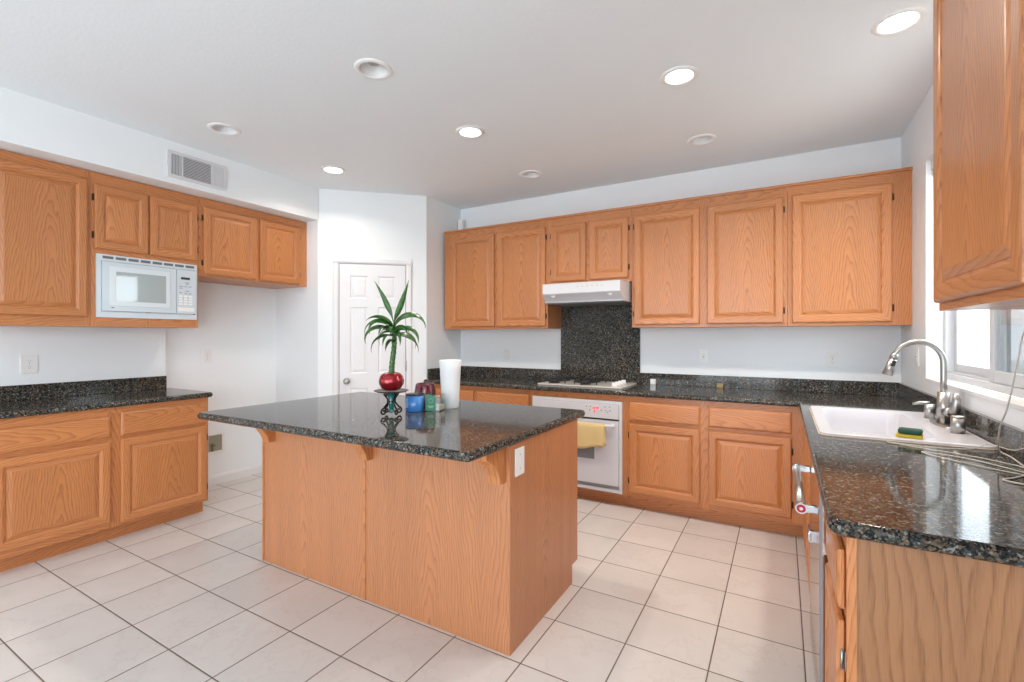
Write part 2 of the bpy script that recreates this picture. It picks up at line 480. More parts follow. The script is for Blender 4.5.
def cabinet(name, label, cat, group, F, u0, u1, depth, z0, z1, cols, toe=0.0, top=True, ends=(True, True), kickmat=None, ov=0.012, hmat=BRONZE, side=None, toe_d=0.07):
    ctr = F.p((u0+u1)/2, -depth/2, 0 if toe else z0)
    T = thing(name, label, cat, ctr, group)
    zc = z0+toe; ft = 0.019
    m = MB()
    for uu in (u0, u1-0.016):   # two side panels
        F.box(m, uu, uu+0.016, -depth, -ft, zc, z1, 0)
    F.box(m, u0+0.016, u1-0.016, -depth, -ft, zc, zc+0.016, 1)
    F.box(m, u0+0.016, u1-0.016, -depth, -depth+0.008, zc+0.016, z1, 2)
    if top: F.box(m, u0+0.016, u1-0.016, -depth+0.008, -ft, z1-0.016, z1, 1)
    obj('carcass', m, [side or oakv, oakh, BACKD], T)
    m = MB()
    edges = [u0] + [e for c in cols for e in (c[0]+ov, c[1]-ov)] + [u1]
    for k in range(0, len(edges), 2):
        F.box(m, edges[k], edges[k+1], -ft, 0, zc, z1, 0)
    for c in cols:
        a, b = c[0]+ov, c[1]-ov; items = sorted(c[2], key=lambda t: t[1])
        zs = [zc] + [e for it in items for e in (it[1]+(ov if it[0] != 'open' else 0), it[2]-(ov if it[0] != 'open' else 0))] + [z1]
        for k in range(0, len(zs), 2):
            if zs[k+1] > zs[k]+0.001: F.box(m, a, b, -ft, 0, zs[k], zs[k+1], 1)
    obj('face_frame', m, OAK, T)
    if toe:
        m = MB(); F.box(m, u0+0.002, u1-0.002 if ends[1] else u1, -toe_d-0.016, -toe_d, z0, zc, 1)
        if ends[1]: F.box(m, u1-0.020, u1-0.004, -depth, -toe_d-0.016, z0, zc, 1)
        if ends[0]: F.box(m, u0+0.004, u0+0.020, -depth, -toe_d-0.016, z0, zc, 1)
        obj('toe_kick', m, OAK, T)
    for c in cols:
        for it in c[2]:
            if it[0] == 'door': cab_door(F, c[0], c[1], it[1], it[2], T, it[3], hmat)
            elif it[0] == 'drawer': drawer_front(F, c[0], c[1], it[1], it[2], T)
    return T

# ------------------------------------------------------------------ room shell
ZC = 2.735; YW = 4.225; XR = 0.725; YR = -3.2; XL = -4.38; XA = -4.45
CT = 0.914; CB = 0.877
lights_on = [(0.447, 2.67), (-0.479, 2.64), (-1.849, 2.65), (-3.265, 2.68)]
lights_off = [(-1.855, 1.777), (-3.263, 1.790), (-0.494, 3.574), (-1.876, 3.600)]

m = MB(); m.box(-4.9, XR+0.15, YR-0.2, YW+0.15, -0.12, 0.0)
struct('floor', m, TILE, 'cream square floor tiles with thin brown grout lines')
def circ(c, r, n=32): return [(c[0]+r*math.cos(2*PI*k/n), c[1]+r*math.sin(2*PI*k/n)) for k in range(n)]
m = MB()
slab(m, [(-4.6, YR-0.1), (XR+0.14, YR-0.1), (XR+0.14, YW+0.14), (-4.6, YW+0.14)], ZC, ZC+0.02, holes=[circ(c, 0.074) for c in lights_off], bull=0.0001, nseg=1)
m.box(-4.6, XR+0.14, YR-0.1, YW+0.14, ZC+0.20, ZC+0.25)
struct('ceiling', m, CEIL)

m = MB(); m.box(-4.6, XR+0.14, YW, YW+0.14, 0, ZC); struct('wall_back', m, WALL)
WY0, WY1, WZ0, WZ1 = 2.15, 3.57, 1.095, 2.35     # sink window opening
m = MB()
m.box(XR, XR+0.14, YR-0.1, -2.7, 0, ZC); m.box(XR, XR+0.14, -0.7, WY0, 0, ZC); m.box(XR, XR+0.14, -2.7, -0.7, 0, 0.8); m.box(XR, XR+0.14, -2.7, -0.7, 2.3, ZC); m.box(XR, XR+0.14, WY1, YW, 0, ZC)
m.box(XR, XR+0.14, WY0, WY1, 0, WZ0-0.02); m.box(XR, XR+0.14, WY0, WY1, WZ1, ZC)
struct('wall_right', m, WALL)
m = MB(); m.box(-4.6, XL, YR-0.1, 1.935, 0, ZC); m.box(-4.6, XA, 1.935, 2.95, 0, ZC); struct('wall_left', m, WALL)
m = MB(); m.prism([(-4.6, 2.95), (-3.81, 2.95), (-3.075, 3.647), (-3.075, YW), (-4.6, YW)], lambda p, q, t: (p, q, t), 0, ZC)
struct('wall_pantry', m, WALL)
m = MB(); m.box(XL, -3.80, YR, 2.95, 2.435, ZC); m.box(XA, XL, 1.935, 2.95, 2.435, ZC); struct('wall_soffit', m, WALL)
# rear wall; its wide window is unseen, added to supply daylight
m = MB(); ox0, ox1, oz0, oz1 = -2.95, -0.05, 0.15, 2.3
m.box(-4.6, ox0, YR-0.14, YR, 0, ZC); m.box(ox1, XR+0.14, YR-0.14, YR, 0, ZC); m.box(ox0, ox1, YR-0.14, YR, oz1, ZC); m.box(ox0, ox1, YR-0.14, YR, 0, oz0)
struct('wall_rear', m, WALL)
w2 = bpy.data.objects.new('window_added_rear', None); C.objects.link(w2); w2.location = (-1.3, YR-0.05, oz0); w2['kind'] = 'structure'
m = MB()
for xa, xb in ((ox0, ox0+0.05), (-2.01, -1.95), (-1.04, -0.98), (ox1-0.05, ox1)): m.box(xa, xb, YR-0.09, YR-0.03, oz0, oz1)
m.box(ox0, ox1, YR-0.09, YR-0.03, oz0, oz0+0.05); m.box(ox0, ox1, YR-0.09, YR-0.03, oz1-0.05, oz1)
obj('window_frame', m, TRIM, w2)

w3 = bpy.data.objects.new('window_added_side', None); C.objects.link(w3); w3.location = (XR+0.08, -1.7, 0.8); w3['kind'] = 'structure'  # unseen window, added behind the camera to brighten the left walls
m = MB()
for ya, yb in ((-2.7, -2.65), (-1.73, -1.67), (-0.75, -0.7)): m.box(XR+0.05, XR+0.10, ya, yb, 0.8, 2.3)
m.box(XR+0.05, XR+0.10, -2.7, -0.7, 0.8, 0.85); m.box(XR+0.05, XR+0.10, -2.7, -0.7, 2.25, 2.3)
obj('window_frame', m, TRIM, w3)

# baseboards
m = MB(); prof = [(0, 0), (0.016, 0), (0.016, 0.062), (0.011, 0.074), (0.006, 0.082), (0, 0.085)]
m.prism(prof, lambda p, q, t: (XA+p, t, q), 1.97, 2.95); struct('baseboard_left', m, TRIM)
m = MB(); m.prism(prof, lambda p, q, t: (t, 2.95-p, q), XA+0.016, -3.81); struct('baseboard_alcove', m, TRIM)
A0 = Vector((-3.81, 2.95, 0)); B0 = Vector((-3.075, 3.647, 0)); ed = (B0-A0).normalized(); en = Vector((ed.y, -ed.x, 0))
DM = Matrix(((ed.x, en.x, 0, A0.x), (ed.y, en.y, 0, A0.y), (0, 0, 1, 0), (0, 0, 0, 1)))   # local s, outward, z
m = MB(DM); m.prism(prof, lambda p, q, t: (t, p, q), 0.0, 0.133); m.prism(prof, lambda p, q, t: (t, p, q), 0.868, 1.01); struct('baseboard_diagonal', m, TRIM)

# pantry door : slab with six raised panels, casing, knob, hinges
d1 = bpy.data.objects.new('door_1', None); C.objects.link(d1); d1.location = A0+ed*0.5; d1['kind'] = 'structure'
d1['label'] = 'white six panel pantry door in the diagonal wall'
m = MB(DM); s0, s1 = 0.195, 0.808; zt = 2.03
cols_ = [(s0+0.095, s0+0.095+0.165), (s1-0.095-0.165, s1-0.095)]; rows_ = [(0.20, 0.84), (0.98, 1.62), (1.70, 1.92)]
xs = [s0, cols_[0][0], cols_[0][1], cols_[1][0], cols_[1][1], s1]; zs = [0.01] + [z for r in rows_ for z in r] + [zt]
V = {}
for i, x in enumerate(xs):
    for j, z in enumerate(zs): V[i, j] = m._v((x, 0.012, z))
for i in range(5):
    for j in range(len(zs)-1):
        if i in (1, 3) and j in (1, 3, 5):
            prev = [V[i, j], V[i+1, j], V[i+1, j+1], V[i, j+1]]
            for ins, w in ((0.010, 0.004), (0.018, 0.004), (0.036, 0.010)):
                cur = [m._v((a, w, b)) for a, b in ((xs[i]+ins, zs[j]+ins), (xs[i+1]-ins, zs[j]+ins), (xs[i+1]-ins, zs[j+1]-ins), (xs[i]+ins, zs[j+1]-ins))]
                for k in range(4): m.face([prev[k], prev[(k+1) % 4], cur[(k+1) % 4], cur[k]])
                prev = cur
            m.face(prev)
        else: m.face([V[i, j], V[i+1, j], V[i+1, j+1], V[i, j+1]])
obj('door_leaf', m, DOORW, d1)
m = MB(DM)
def casing(m, a, b, z):
    pr = [(0, 0), (0.010, 0), (0.016, 0.008), (0.020, 0.02), (0.020, 0.046), (0.012, 0.056), (0, 0.056)]  # (depth, across)
    m.prism([(q, p) for p, q in pr], lambda p, q, t: (a-p, q, t), 0, z+0.0)
    m.prism([(q, p) for p, q in pr], lambda p, q, t: (b+p, q, t), 0, z+0.0)
    m.prism([(q, p) for p, q in pr], lambda p, q, t: (t, q, z+p), a-0.056, b+0.056)
casing(m, s0-0.006, s1+0.006, 2.036)
obj('casing', m, TRIM, d1)
m = MB(DM); m.box(s0-0.006, s0, 0, 0.006, 0, 2.036); m.box(s1, s1+0.006, 0, 0.006, 0, 2.036); m.box(s0, s1, 0, 0.006, 2.03, 2.036); obj('door_gap', m, BUTTON, d1)
m = MB(DM); m.cyl((s0+0.065, 0.012, 0.908), (s0+0.065, 0.020, 0.908), 0.032); m.cyl((s0+0.065, 0.02, 0.908), (s0+0.065, 0.045, 0.908), 0.012)
for k in range(8):
    a0 = PI*k/8; a1 = PI*(k+1)/8
    m.cyl((s0+0.065, 0.058-0.020*math.cos(a0), 0.908), (s0+0.065, 0.058-0.020*math.cos(a1), 0.908), max(0.0005, 0.027*math.sin(a0)), max(0.0005, 0.027*math.sin(a1)), cap=False)
obj('door_knob', m, STEEL, d1, 'satin nickel round knob')
for z in (0.25, 1.05, 1.80):
    m = MB(DM); m.cyl((s1+0.004, 0.016, z-0.045), (s1+0.004, 0.016, z+0.045), 0.006, n=10); obj('hinge', m, STEEL, d1)

# ------------------------------------------------------------------ sink window
w1 = bpy.data.objects.new('window_1', None); C.objects.link(w1); w1.location = (0.83, (WY0+WY1)/2, WZ0); w1['kind'] = 'structure'
w1['label'] = 'white sliding window above the sink'
m = MB()
m.box(0.80, 0.862, WY0, WY0+0.045, WZ0, WZ1, bev=0.003); m.box(0.80, 0.862, WY1-0.045, WY1, WZ0, WZ1, bev=0.003)
m.box(0.80, 0.862, WY0+0.045, WY1-0.045, WZ0, WZ0+0.035, bev=0.003); m.box(0.80, 0.862, WY0+0.045, WY1-0.045, WZ1-0.04, WZ1, bev=0.003)
m.box(0.812, 0.820, WY0+0.045, WY1-0.045, WZ0+0.035, WZ0+0.047)
obj('window_frame', m, WINF, w1)
for nm, ya, yb, xa in (('sash', 2.83, WY1-0.05, 0.835), ('sash', WY0+0.05, 2.90, 0.806)):
    m = MB(); x2 = xa+0.022; st = 0.05
    m.box(xa, x2, ya, ya+st, WZ0+0.04, WZ1-0.045, bev=0.003); m.box(xa, x2, yb-st, yb, WZ0+0.04, WZ1-0.045, bev=0.003)
    m.box(xa, x2, ya+st, yb-st, WZ0+0.04, WZ0+0.04+st, bev=0.003); m.box(xa, x2, ya+st, yb-st, WZ1-0.045-st, WZ1-0.045, bev=0.003)
    sa = obj('sash', m, WINF, w1)
    m = MB(); m.box(xa+0.009, xa+0.013, ya+st-0.005, yb-st+0.005, WZ0+0.085, WZ1-0.09); obj('pane', m, GLASS, sa)
m = MB(); m.box(0.842, 0.844, WY0+0.05, 2.86, WZ0+0.04, WZ1-0.045)
scm = bpy.data.materials.new('insect_screen_mesh'); scm.use_nodes = True; nts = scm.node_tree; Ns = NB(nts)
tr = nts.nodes.new('ShaderNodeBsdfTransparent'); mxs = nts.nodes.new('ShaderNodeMixShader')
tcs = nts.nodes.new('ShaderNodeTexCoord'); nzs = Ns.noise(tcs.outputs['Object'], 900, 0)
nts.nodes['Principled BSDF'].inputs['Base Color'].default_value = (0.10, 0.10, 0.105, 1)
nts.links.new(Ns.math('MULTIPLY_ADD', nzs, 0.1, 0.62), mxs.inputs[0]); nts.links.new(tr.outputs[0], mxs.inputs[1]); nts.links.new(nts.nodes['Principled BSDF'].outputs[0], mxs.inputs[2])
nts.links.new(mxs.outputs[0], nts.nodes['Material Output'].inputs[0])
obj('insect_screen', m, scm, w1)
m = MB(); m.box(0.722, 0.80, WY0-0.0, WY1+0.0, WZ0-0.02, WZ0, bev=0.003); obj('window_sill', m, TRIM, w1)
m = MB(); m.box(0.745, 0.795, WY0+0.004, WY1-0.004, WZ1-0.055, WZ1-0.003, bev=0.004); m.cyl((0.77, WY0+0.01, WZ1-0.075), (0.77, WY1-0.01, WZ1-0.075), 0.022)
b_ = obj('roller_blind', m, WHITE_PL); tag(b_, 'white rolled up blind at the head of the sink window', 'blind')

# ------------------------------------------------------------------ outdoors past the sink window
m = MB(); m.box(1.0, 30, -8, 40, -0.25, -0.12); struct('ground', m, CONC)
def bush(x, y, z, sx, sy, sz, seed):
    R = random.Random(seed); m = MB(); bm = m.bm
    for k in range(900):
        th = R.uniform(0, 2*PI); ph = math.acos(R.uniform(-0.6, 1)); rr = R.uniform(0.86, 1.02)
        c = Vector((x+sx*rr*math.sin(ph)*math.cos(th), y+sy*rr*math.sin(ph)*math.sin(th), z+sz*rr*math.cos(ph)))
        a = Vector((R.gauss(0, 1), R.gauss(0, 1), R.gauss(0, 1))).normalized(); b = a.orthogonal().normalized(); l = R.uniform(0.07, 0.12)
        m.face([m._v(c-a*l), m._v(c+b*l*0.4), m._v(c+a*l), m._v(c-b*l*0.4)])
    t = bmesh.new(); bmesh.ops.create_icosphere(t, subdivisions=3, radius=0.9, matrix=Matrix.Translation((x, y, z)) @ Matrix.Diagonal((sx, sy, sz, 1))); m._merge(t, 0, True)
    m.cyl((x, y, -0.12), (x, y, z), 0.06, mi=1)
    return obj('garden_bush', m, [HEDGE, CANE], recalc=False)
for k, (x, y) in enumerate(((5.2, 3.3), (5.4, 5.5), (5.1, 7.7))):
    tag(bush(x, y, 1.05, 0.8, 0.95, 1.15, k), 'green leafy garden bush outside the sink window', 'bush', 'bushes outside the sink window')

# ------------------------------------------------------------------ wall cabinets on the back wall
Fb = Fr('-Y', 3.90); UZ0, UZ1 = 1.41, 2.415; DU0, DU1 = 1.432, 2.335; UD = YW-3.90
cabinet('wall_cabinet', 'oak two door wall cabinet in the back left corner, left of the range hood', 'cabinet', 'oak wall cabinets', Fb, -3.043, -1.860, UD, UZ0, UZ1,
        [(-2.956, -2.430, [('door', DU0, DU1, -1)]), (-2.396, -1.880, [('door', DU0, DU1, 1)])])
cabinet('wall_cabinet', 'short oak two door wall cabinet above the white range hood', 'cabinet', 'oak wall cabinets', Fb, -1.858, -1.087, UD, 1.795, UZ1,
        [(-1.824, -1.487, [('door', 1.828, DU1, -1)]), (-1.455, -1.114, [('door', 1.828, DU1, 1)])])
cabinet('wall_cabinet', 'oak two door wall cabinet directly right of the range hood', 'cabinet', 'oak wall cabinets', Fb, -1.085, 0.032, UD, UZ0, UZ1,
        [(-1.065, -0.555, [('door', DU0, DU1, -1)]), (-0.501, 0.007, [('door', DU0, DU1, 1)])])
cabinet('wall_cabinet', 'oak one door wall cabinet at the right end of the back wall', 'cabinet', 'oak wall cabinets', Fb, 0.034, 0.7245, UD, UZ0, UZ1,
        [(0.062, 0.622, [('door', DU0, DU1, 1)])])
m = MB(); m.box(-3.045, 0.7245, 3.882, 3.90, UZ1-0.012, UZ1+0.006, bev=0.003); 
tag(obj('cabinet_moulding', m, oakh), 'thin oak moulding strip along the top of the back wall cabinets', 'moulding')

# ------------------------------------------------------------------ wall cabinets on the left wall
Fl = Fr('+X', -3.97); LD = -3.97-XL
LZ1 = 2.430
cabinet('wall_cabinet', 'tall oak wall cabinet at the far left, left of the microwave', 'cabinet', 'oak wall cabinets', Fl, 0.79, 1.312, LD, 1.402, LZ1,
        [(0.83, 1.295, [('door', 1.465, 2.375, -1)])])
cabinet('wall_cabinet', 'oak wall cabinet holding the white microwave below two small doors', 'cabinet', 'oak wall cabinets', Fl, 1.314, 1.977, LD, 1.402, LZ1,
        [(1.332, 1.638, [('open', 1.468, 1.885), ('door', 1.922, 2.352, -1)]), (1.648, 1.966, [('open', 1.468, 1.885), ('door', 1.922, 2.352, 1)])])
cabinet('wall_cabinet', 'short oak two door wall cabinet over the empty fridge alcove', 'cabinet', 'oak wall cabinets', Fl, 1.979, 2.948, -3.97-XA, 1.815, LZ1,
        [(2.012, 2.446, [('door', 1.828, 2.362, -1)]), (2.474, 2.868, [('door', 1.828, 2.362, 1)])])

# ------------------------------------------------------------------ near right wall cabinet
Fn = Fr('-X', 0.40)
cabinet('wall_cabinet', 'nearest oak wall cabinet on the right wall beside the sink window', 'cabinet', 'oak wall cabinets', Fn, 0.58, 1.822, XR-0.40, UZ0, UZ1,
        [(0.61, 1.185, [('door', DU0, DU1, -1)]), (1.213, 1.800, [('door', DU0, DU1, -1)])], hmat=BRASS)

# ------------------------------------------------------------------ base cabinets
Fbb = Fr('-Y', 3.61); BD = YW-3.61; BZ1 = CB-0.001
dz = (0.135, 0.665); rz = (0.693, 0.832)
cabinet('base_cabinet', 'oak base cabinet in the back left corner, left of the white oven', 'cabinet', 'oak base cabinets', Fbb, -3.04, -1.882, BD, 0, BZ1,
        [(-3.00, -2.478, [('drawer', *rz), ('door', *dz, -1)]), (-2.438, -1.900, [('drawer', *rz), ('door', *dz, 1)])], toe=0.10, ends=(False, False))
cabinet('oven_cabinet', 'oak cabinet frame surrounding the built-in white oven', 'cabinet', 'oak base cabinets', Fbb, -1.880, -1.052, BD, 0, BZ1,
        [(-1.868, -1.064, [('open', 0.100, 0.830)])], toe=0.09, ends=(False, False), ov=0.014)
cabinet('base_cabinet', 'oak base cabinet with two drawers and two doors right of the oven', 'cabinet', 'oak base cabinets', Fbb, -1.050, 0.128, BD, 0, BZ1,
        [(-1.023, -0.511, [('drawer', *rz), ('door', *dz, -1)]), (-0.456, 0.054, [('drawer', *rz), ('door', *dz, 1)])], toe=0.10, ends=(False, False))
Fr_ = Fr('-X', 0.130); RD = XR-0.130
cabinet('base_cabinet', 'oak sink base cabinet beneath the white sink', 'cabinet', 'oak base cabinets', Fr_, 2.318, 3.590, RD, 0, BZ1,
        [(2.345, 2.85, [('drawer', *rz), ('door', *dz, -1)]), (2.89, 3.40, [('drawer', *rz), ('door', *dz, 1)])], toe=0.10, ends=(False, False), top=False)
cabinet('base_cabinet', 'nearest oak base cabinet with wide grained end panel, right of the dishwasher', 'cabinet', 'oak base cabinets', Fr_, 1.335, 1.695, RD, 0, BZ1,
        [(1.352, 1.678, [('drawer', *rz), ('door', *dz, -1)])], toe=0.10, ends=(True, False), side=endpanel, hmat=STEEL)
Flb = Fr('+X', -3.77); LBD = -3.77-XL
cabinet('base_cabinet', 'oak base cabinet on the left wall below the microwave', 'cabinet', 'oak base cabinets', Flb, 0.79, 1.947, LBD, 0, BZ1,
        [(0.815, 1.347, [('drawer', 0.684, 0.818), ('door', 0.135, 0.655, -1)]), (1.402, 1.932, [('drawer', 0.684, 0.840), ('door', 0.115, 0.665, 1)])], toe=0.095, ends=(False, True))

# ------------------------------------------------------------------ worktops and splashbacks
m = MB()
sink_hole = poly_round([(0.165, 2.43), (0.63, 2.43), (0.63, 3.28), (0.165, 3.28)], [0.03]*4)
out = poly_round([(-3.055, 3.572), (0.092, 3.572), (0.092, 1.300), (XR-0.001, 1.300), (XR-0.001, YW-0.001), (-3.070, YW-0.001), (-3.070, 3.66)],
                 [0.015, 0.01, 0.035, 0, 0, 0, 0])
slab(m, out, CB, CT, holes=[sink_hole], bull=0.014)
tag(obj('worktop', m, GRAN), 'L-shaped dark speckled granite worktop along the back and right walls', 'countertop')
m = MB(); slab(m, poly_round([(XL+0.001, 0.775), (-3.735, 0.775), (-3.735, 1.975), (XL+0.001, 1.975)], [0, 0.02, 0.03, 0.0]), CB, CT, bull=0.016)
tag(obj('worktop', m, GRAN), 'dark granite worktop on the left base cabinet under the microwave', 'countertop')
BS = 1.012
m = MB(); m.box(-3.050, -1.868, YW-0.021, YW-0.001, CT, BS, bev=0.002); m.box(-3.074, -3.052, 3.66, YW-0.001, CT, BS, bev=0.002)
tag(obj('splashback', m, GRAN), 'low granite splashback in the back left corner, left of the cooktop', 'splashback')
m = MB(); m.box(-1.866, -1.100, YW-0.019, YW-0.001, CT, 1.66, bev=0.001)
tag(obj('splashback', m, GRAN), 'tall granite splashback panel between the cooktop and the range hood', 'splashback')
m = MB(); m.box(-1.098, XR-0.001, YW-0.021, YW-0.001, CT, BS, bev=0.002)
tag(obj('splashback', m, GRAN), 'low granite splashback on the back wall right of the cooktop', 'splashback')
m = MB(); m.box(XR-0.021, XR-0.001, 1.30, YW-0.023, CT, BS, bev=0.002)
tag(obj('splashback', m, GRAN), 'low granite splashback along the right wall behind the sink', 'splashback')
m = MB(); m.box(XL+0.001, XL+0.021, 0.775, 1.932, CT, BS+0.002, bev=0.002)
tag(obj('splashback', m, GRAN), 'low granite splashback on the left wall under the microwave', 'splashback')

# ------------------------------------------------------------------ island
IX0, IX1, IY0, IY1 = -2.682, -0.985, 1.700, 2.447
isl = thing('kitchen_island', 'large oak island cabinet with corbels under an overhanging dark granite top', 'island', ((IX0+IX1)/2, 2.07, 0))
m = MB(); m.box(IX0, -1.838, IY0, IY0+0.012, 0.0, CB-0.001); obj('back_panel', m, veneer, isl)
m = MB(); m.box(-1.832, IX1-0.012, IY0, IY0+0.012, 0.0, CB-0.001); obj('back_panel', m, veneer, isl)
m = MB(); m.box(-1.842, -1.828, IY0-0.004, IY0-0.0002, 0.0, 0.70); obj('seam_strip', m, oakv, isl)
m = MB(); m.box(IX0-0.006, IX0+0.006, IY0-0.006, IY0-0.0002, 0, 0.71); m.box(IX0-0.006, IX0-0.0002, IY0-0.0002, IY0+0.01, 0, 0.71); obj('corner_strip', m, oakv, isl)
m = MB(); m.prism([(IY0+0.012, 0), (IY1-0.075, 0), (IY1-0.075, 0.10), (IY1, 0.10), (IY1, CB-0.001), (IY0+0.012, CB-0.001)], lambda p, q, t: (t, p, q), IX1-0.018, IX1); 
m.box(IX1-0.012, IX1, IY0, IY0+0.012, 0, CB-0.001)
obj('side_panel', m, veneer, isl)
m = MB(); m.prism([(IY0+0.012, 0), (IY1-0.075, 0), (IY1-0.075, 0.10), (IY1, 0.10), (IY1, CB-0.001), (IY0+0.012, CB-0.001)], lambda p, q, t: (t, p, q), IX0, IX0+0.018); obj('side_panel', m, veneer, isl)
m = MB(); m.box(IX0+0.018, IX1-0.018, IY1-0.09, IY1-0.075, 0, 0.10); obj('toe_kick', m, oakh, isl)
class FrY(Fr):
    def p(s, u, w, z): return (u, s.f+w, z)
Fi = FrY('+Y', IY1)
m = MB(); m.box(IX0+0.018, IX1-0.018, IY1-0.02, IY1, 0.10, CB-0.001); obj('face_frame', m, oakv, isl)
for k in range(3):
    a = IX0+0.03+k*0.552; drawer_front(Fi, a, a+0.53, 0.69, 0.84, isl); cab_door(Fi, a, a+0.53, 0.13, 0.665, isl)
# corbels : board with a curved bracket outline
cp = [(0, 0.0), (0, -0.154), (-0.040, -0.154), (-0.043, -0.140), (-0.047, -0.124), (-0.056, -0.107), (-0.068, -0.090), (-0.079, -0.074), (-0.092, -0.060), (-0.110, -0.050), (-0.128, -0.043), (-0.142, -0.034), (-0.149, -0.018), (-0.149, 0.0)]
for xc in (-2.600, -1.806, -1.036):
    m = MB(); m.prism([(IY0-0.0005+p, CB-0.001+q) for p, q in cp], lambda p, q, t: (t, p, q), xc-0.030, xc+0.030); obj('corbel', m, oakv, isl)
m = MB(); slab(m, poly_round([(-2.82, 1.388), (-0.972, 1.388), (-0.972, 2.555), (-2.80, 2.555)], [0.03, 0.03, 0.03, 0.03]), CB, CT+0.001, bull=0.018)
tag(obj('island_top', m, GRAN), 'dark speckled granite slab with rounded edge on the island', 'countertop')
# light switch plate on island end
def plate(name, label, cat, M, kind, group=None, w=0.072, h=0.116, scale=1.0):
    """local: x across, y outward, z up"""
    m = MB(M); 
    m.box(-w/2, w/2, 0.0005, 0.006, -h/2, h/2, bev=0.002); t = obj(name, m, WHITE_PL); tag(t, label, cat, group)
    if kind == 'outlet':
        for zc_ in (0.020, -0.020):
            m = MB(M); m.cyl((0, 0.006, zc_), (0, 0.0075, zc_), 0.0165, n=20)
            for dx in (-0.006, 0.006): m.box(dx-0.001, dx+0.001, 0.0074, 0.0078, zc_-0.002, zc_+0.008, 1)
            m.cyl((0, 0.0074, zc_-0.009), (0, 0.0078, zc_-0.009), 0.0025, n=10, mi=1)
            obj('socket', m, [WHITE_PL, BUTTON], t)
        m = MB(M); m.cyl((0, 0.006, 0), (0, 0.007, 0), 0.003, n=10); obj('screw', m, STEEL, t)
    elif kind == 'gfci':
        m = MB(M); m.box(-0.017, 0.017, 0.006, 0.0085, -0.034, 0.034, bev=0.001)
        for zc_ in (0.020, -0.020):
            for dx in (-0.006, 0.006): m.box(dx-0.001, dx+0.001, 0.0084, 0.0088, zc_-0.005, zc_+0.005, 1)
        m.box(-0.006, 0.006, 0.0084, 0.0100, -0.005, 0.005, 1)
        obj('socket', m, [WHITE_PL, BUTTON], t)
    elif kind == 'switch':
        m = MB(M); m.box(-0.005, 0.005, 0.006, 0.007, -0.012, 0.012); m.box(-0.004, 0.004, 0.006, 0.014, 0.0, 0.008); obj('toggle', m, [WHITE_PL], t)
        m = MB(M); m.cyl((0, 0.006, 0.03), (0, 0.007, 0.03), 0.003, n=10); m.cyl((0, 0.006, -0.03), (0, 0.007, -0.03), 0.003, n=10); obj('screw', m, STEEL, t)
    elif kind == 'blank':
        m = MB(M); m.cyl((0, 0.006, 0.03), (0, 0.007, 0.03), 0.003, n=10); m.cyl((0, 0.006, -0.03), (0, 0.007, -0.03), 0.003, n=10); obj('screw', m, STEEL, t)
    return t
def MX(origin, xdir, ydir):
    x = Vector(xdir); y = Vector(ydir); z = x.cross(y)
    if z.z < 0: x = -x
    return Matrix(((x.x, y.x, 0, origin[0]), (x.y, y.y, 0, origin[1]), (0, 0, 1, origin[2]), (0, 0, 0, 1)))
My = lambda x, z: MX((x, YW, z), (-1, 0, 0), (0, -1, 0))
plate('light_switch', 'tall white plate on the end panel of the island', 'switch', MX((IX1, 1.778, 0.797), (0, 1, 0), (1, 0, 0)), 'blank', w=0.078, h=0.118)
plate('light_switch', 'white switch plate on the back wall left of the cooktop', 'switch', My(-2.481, 1.150), 'switch')
plate('wall_outlet', 'white single switch plate on the back wall just right of the granite panel', 'outlet', My(-0.571, 1.165), 'gfci', w=0.075)
plate('wall_outlet', 'white double socket on the back wall under the rightmost cabinet', 'outlet', My(0.325, 1.165), 'outlet', w=0.082, h=0.125)
plate('wall_outlet', 'white socket on the right wall between corner and window', 'outlet', MX((XR, 3.76, 1.21), (0, 1, 0), (-1, 0, 0)), 'gfci')
plate('wall_outlet', 'white double socket on the left wall below the far left cabinet', 'outlet', MX((XL, 1.127, 1.150), (0, 1, 0), (1, 0, 0)), 'outlet', w=0.085, h=0.125)
plate('wall_outlet', 'white socket in the empty fridge alcove above the worktop end', 'outlet', MX((XA, 2.289, 1.158), (0, 1, 0), (1, 0, 0)), 'outlet')
# icemaker valve box low in the alcove
wb = thing('water_valve_box', 'white recessed water valve box low on the fridge alcove wall', 'valve box', (XA, 2.36, 0.30))
m = MB(); 
for (a, b, c, d) in ((2.27, 2.44, 0.275, 0.30), (2.27, 2.44, 0.445, 0.465), (2.27, 2.295, 0.30, 0.445), (2.415, 2.44, 0.30, 0.445)): m.box(XA+0.0005, XA+0.010, a, b, c, d)
obj('frame', m, WHITE_PL, wb)
m = MB(); m.box(XA+0.0005, XA+0.003, 2.295, 2.415, 0.30, 0.445); obj('back_plate', m, plain('dull_box_inside', lin(150, 148, 130), 0.6), wb)
m = MB(); m.cyl((XA+0.002, 2.335, 0.30), (XA+0.002, 2.335, 0.37), 0.010, n=12); m.cyl((XA+0.003, 2.335, 0.355), (XA+0.03, 2.335, 0.355), 0.012, n=12); obj('valve', m, BRASS, wb)

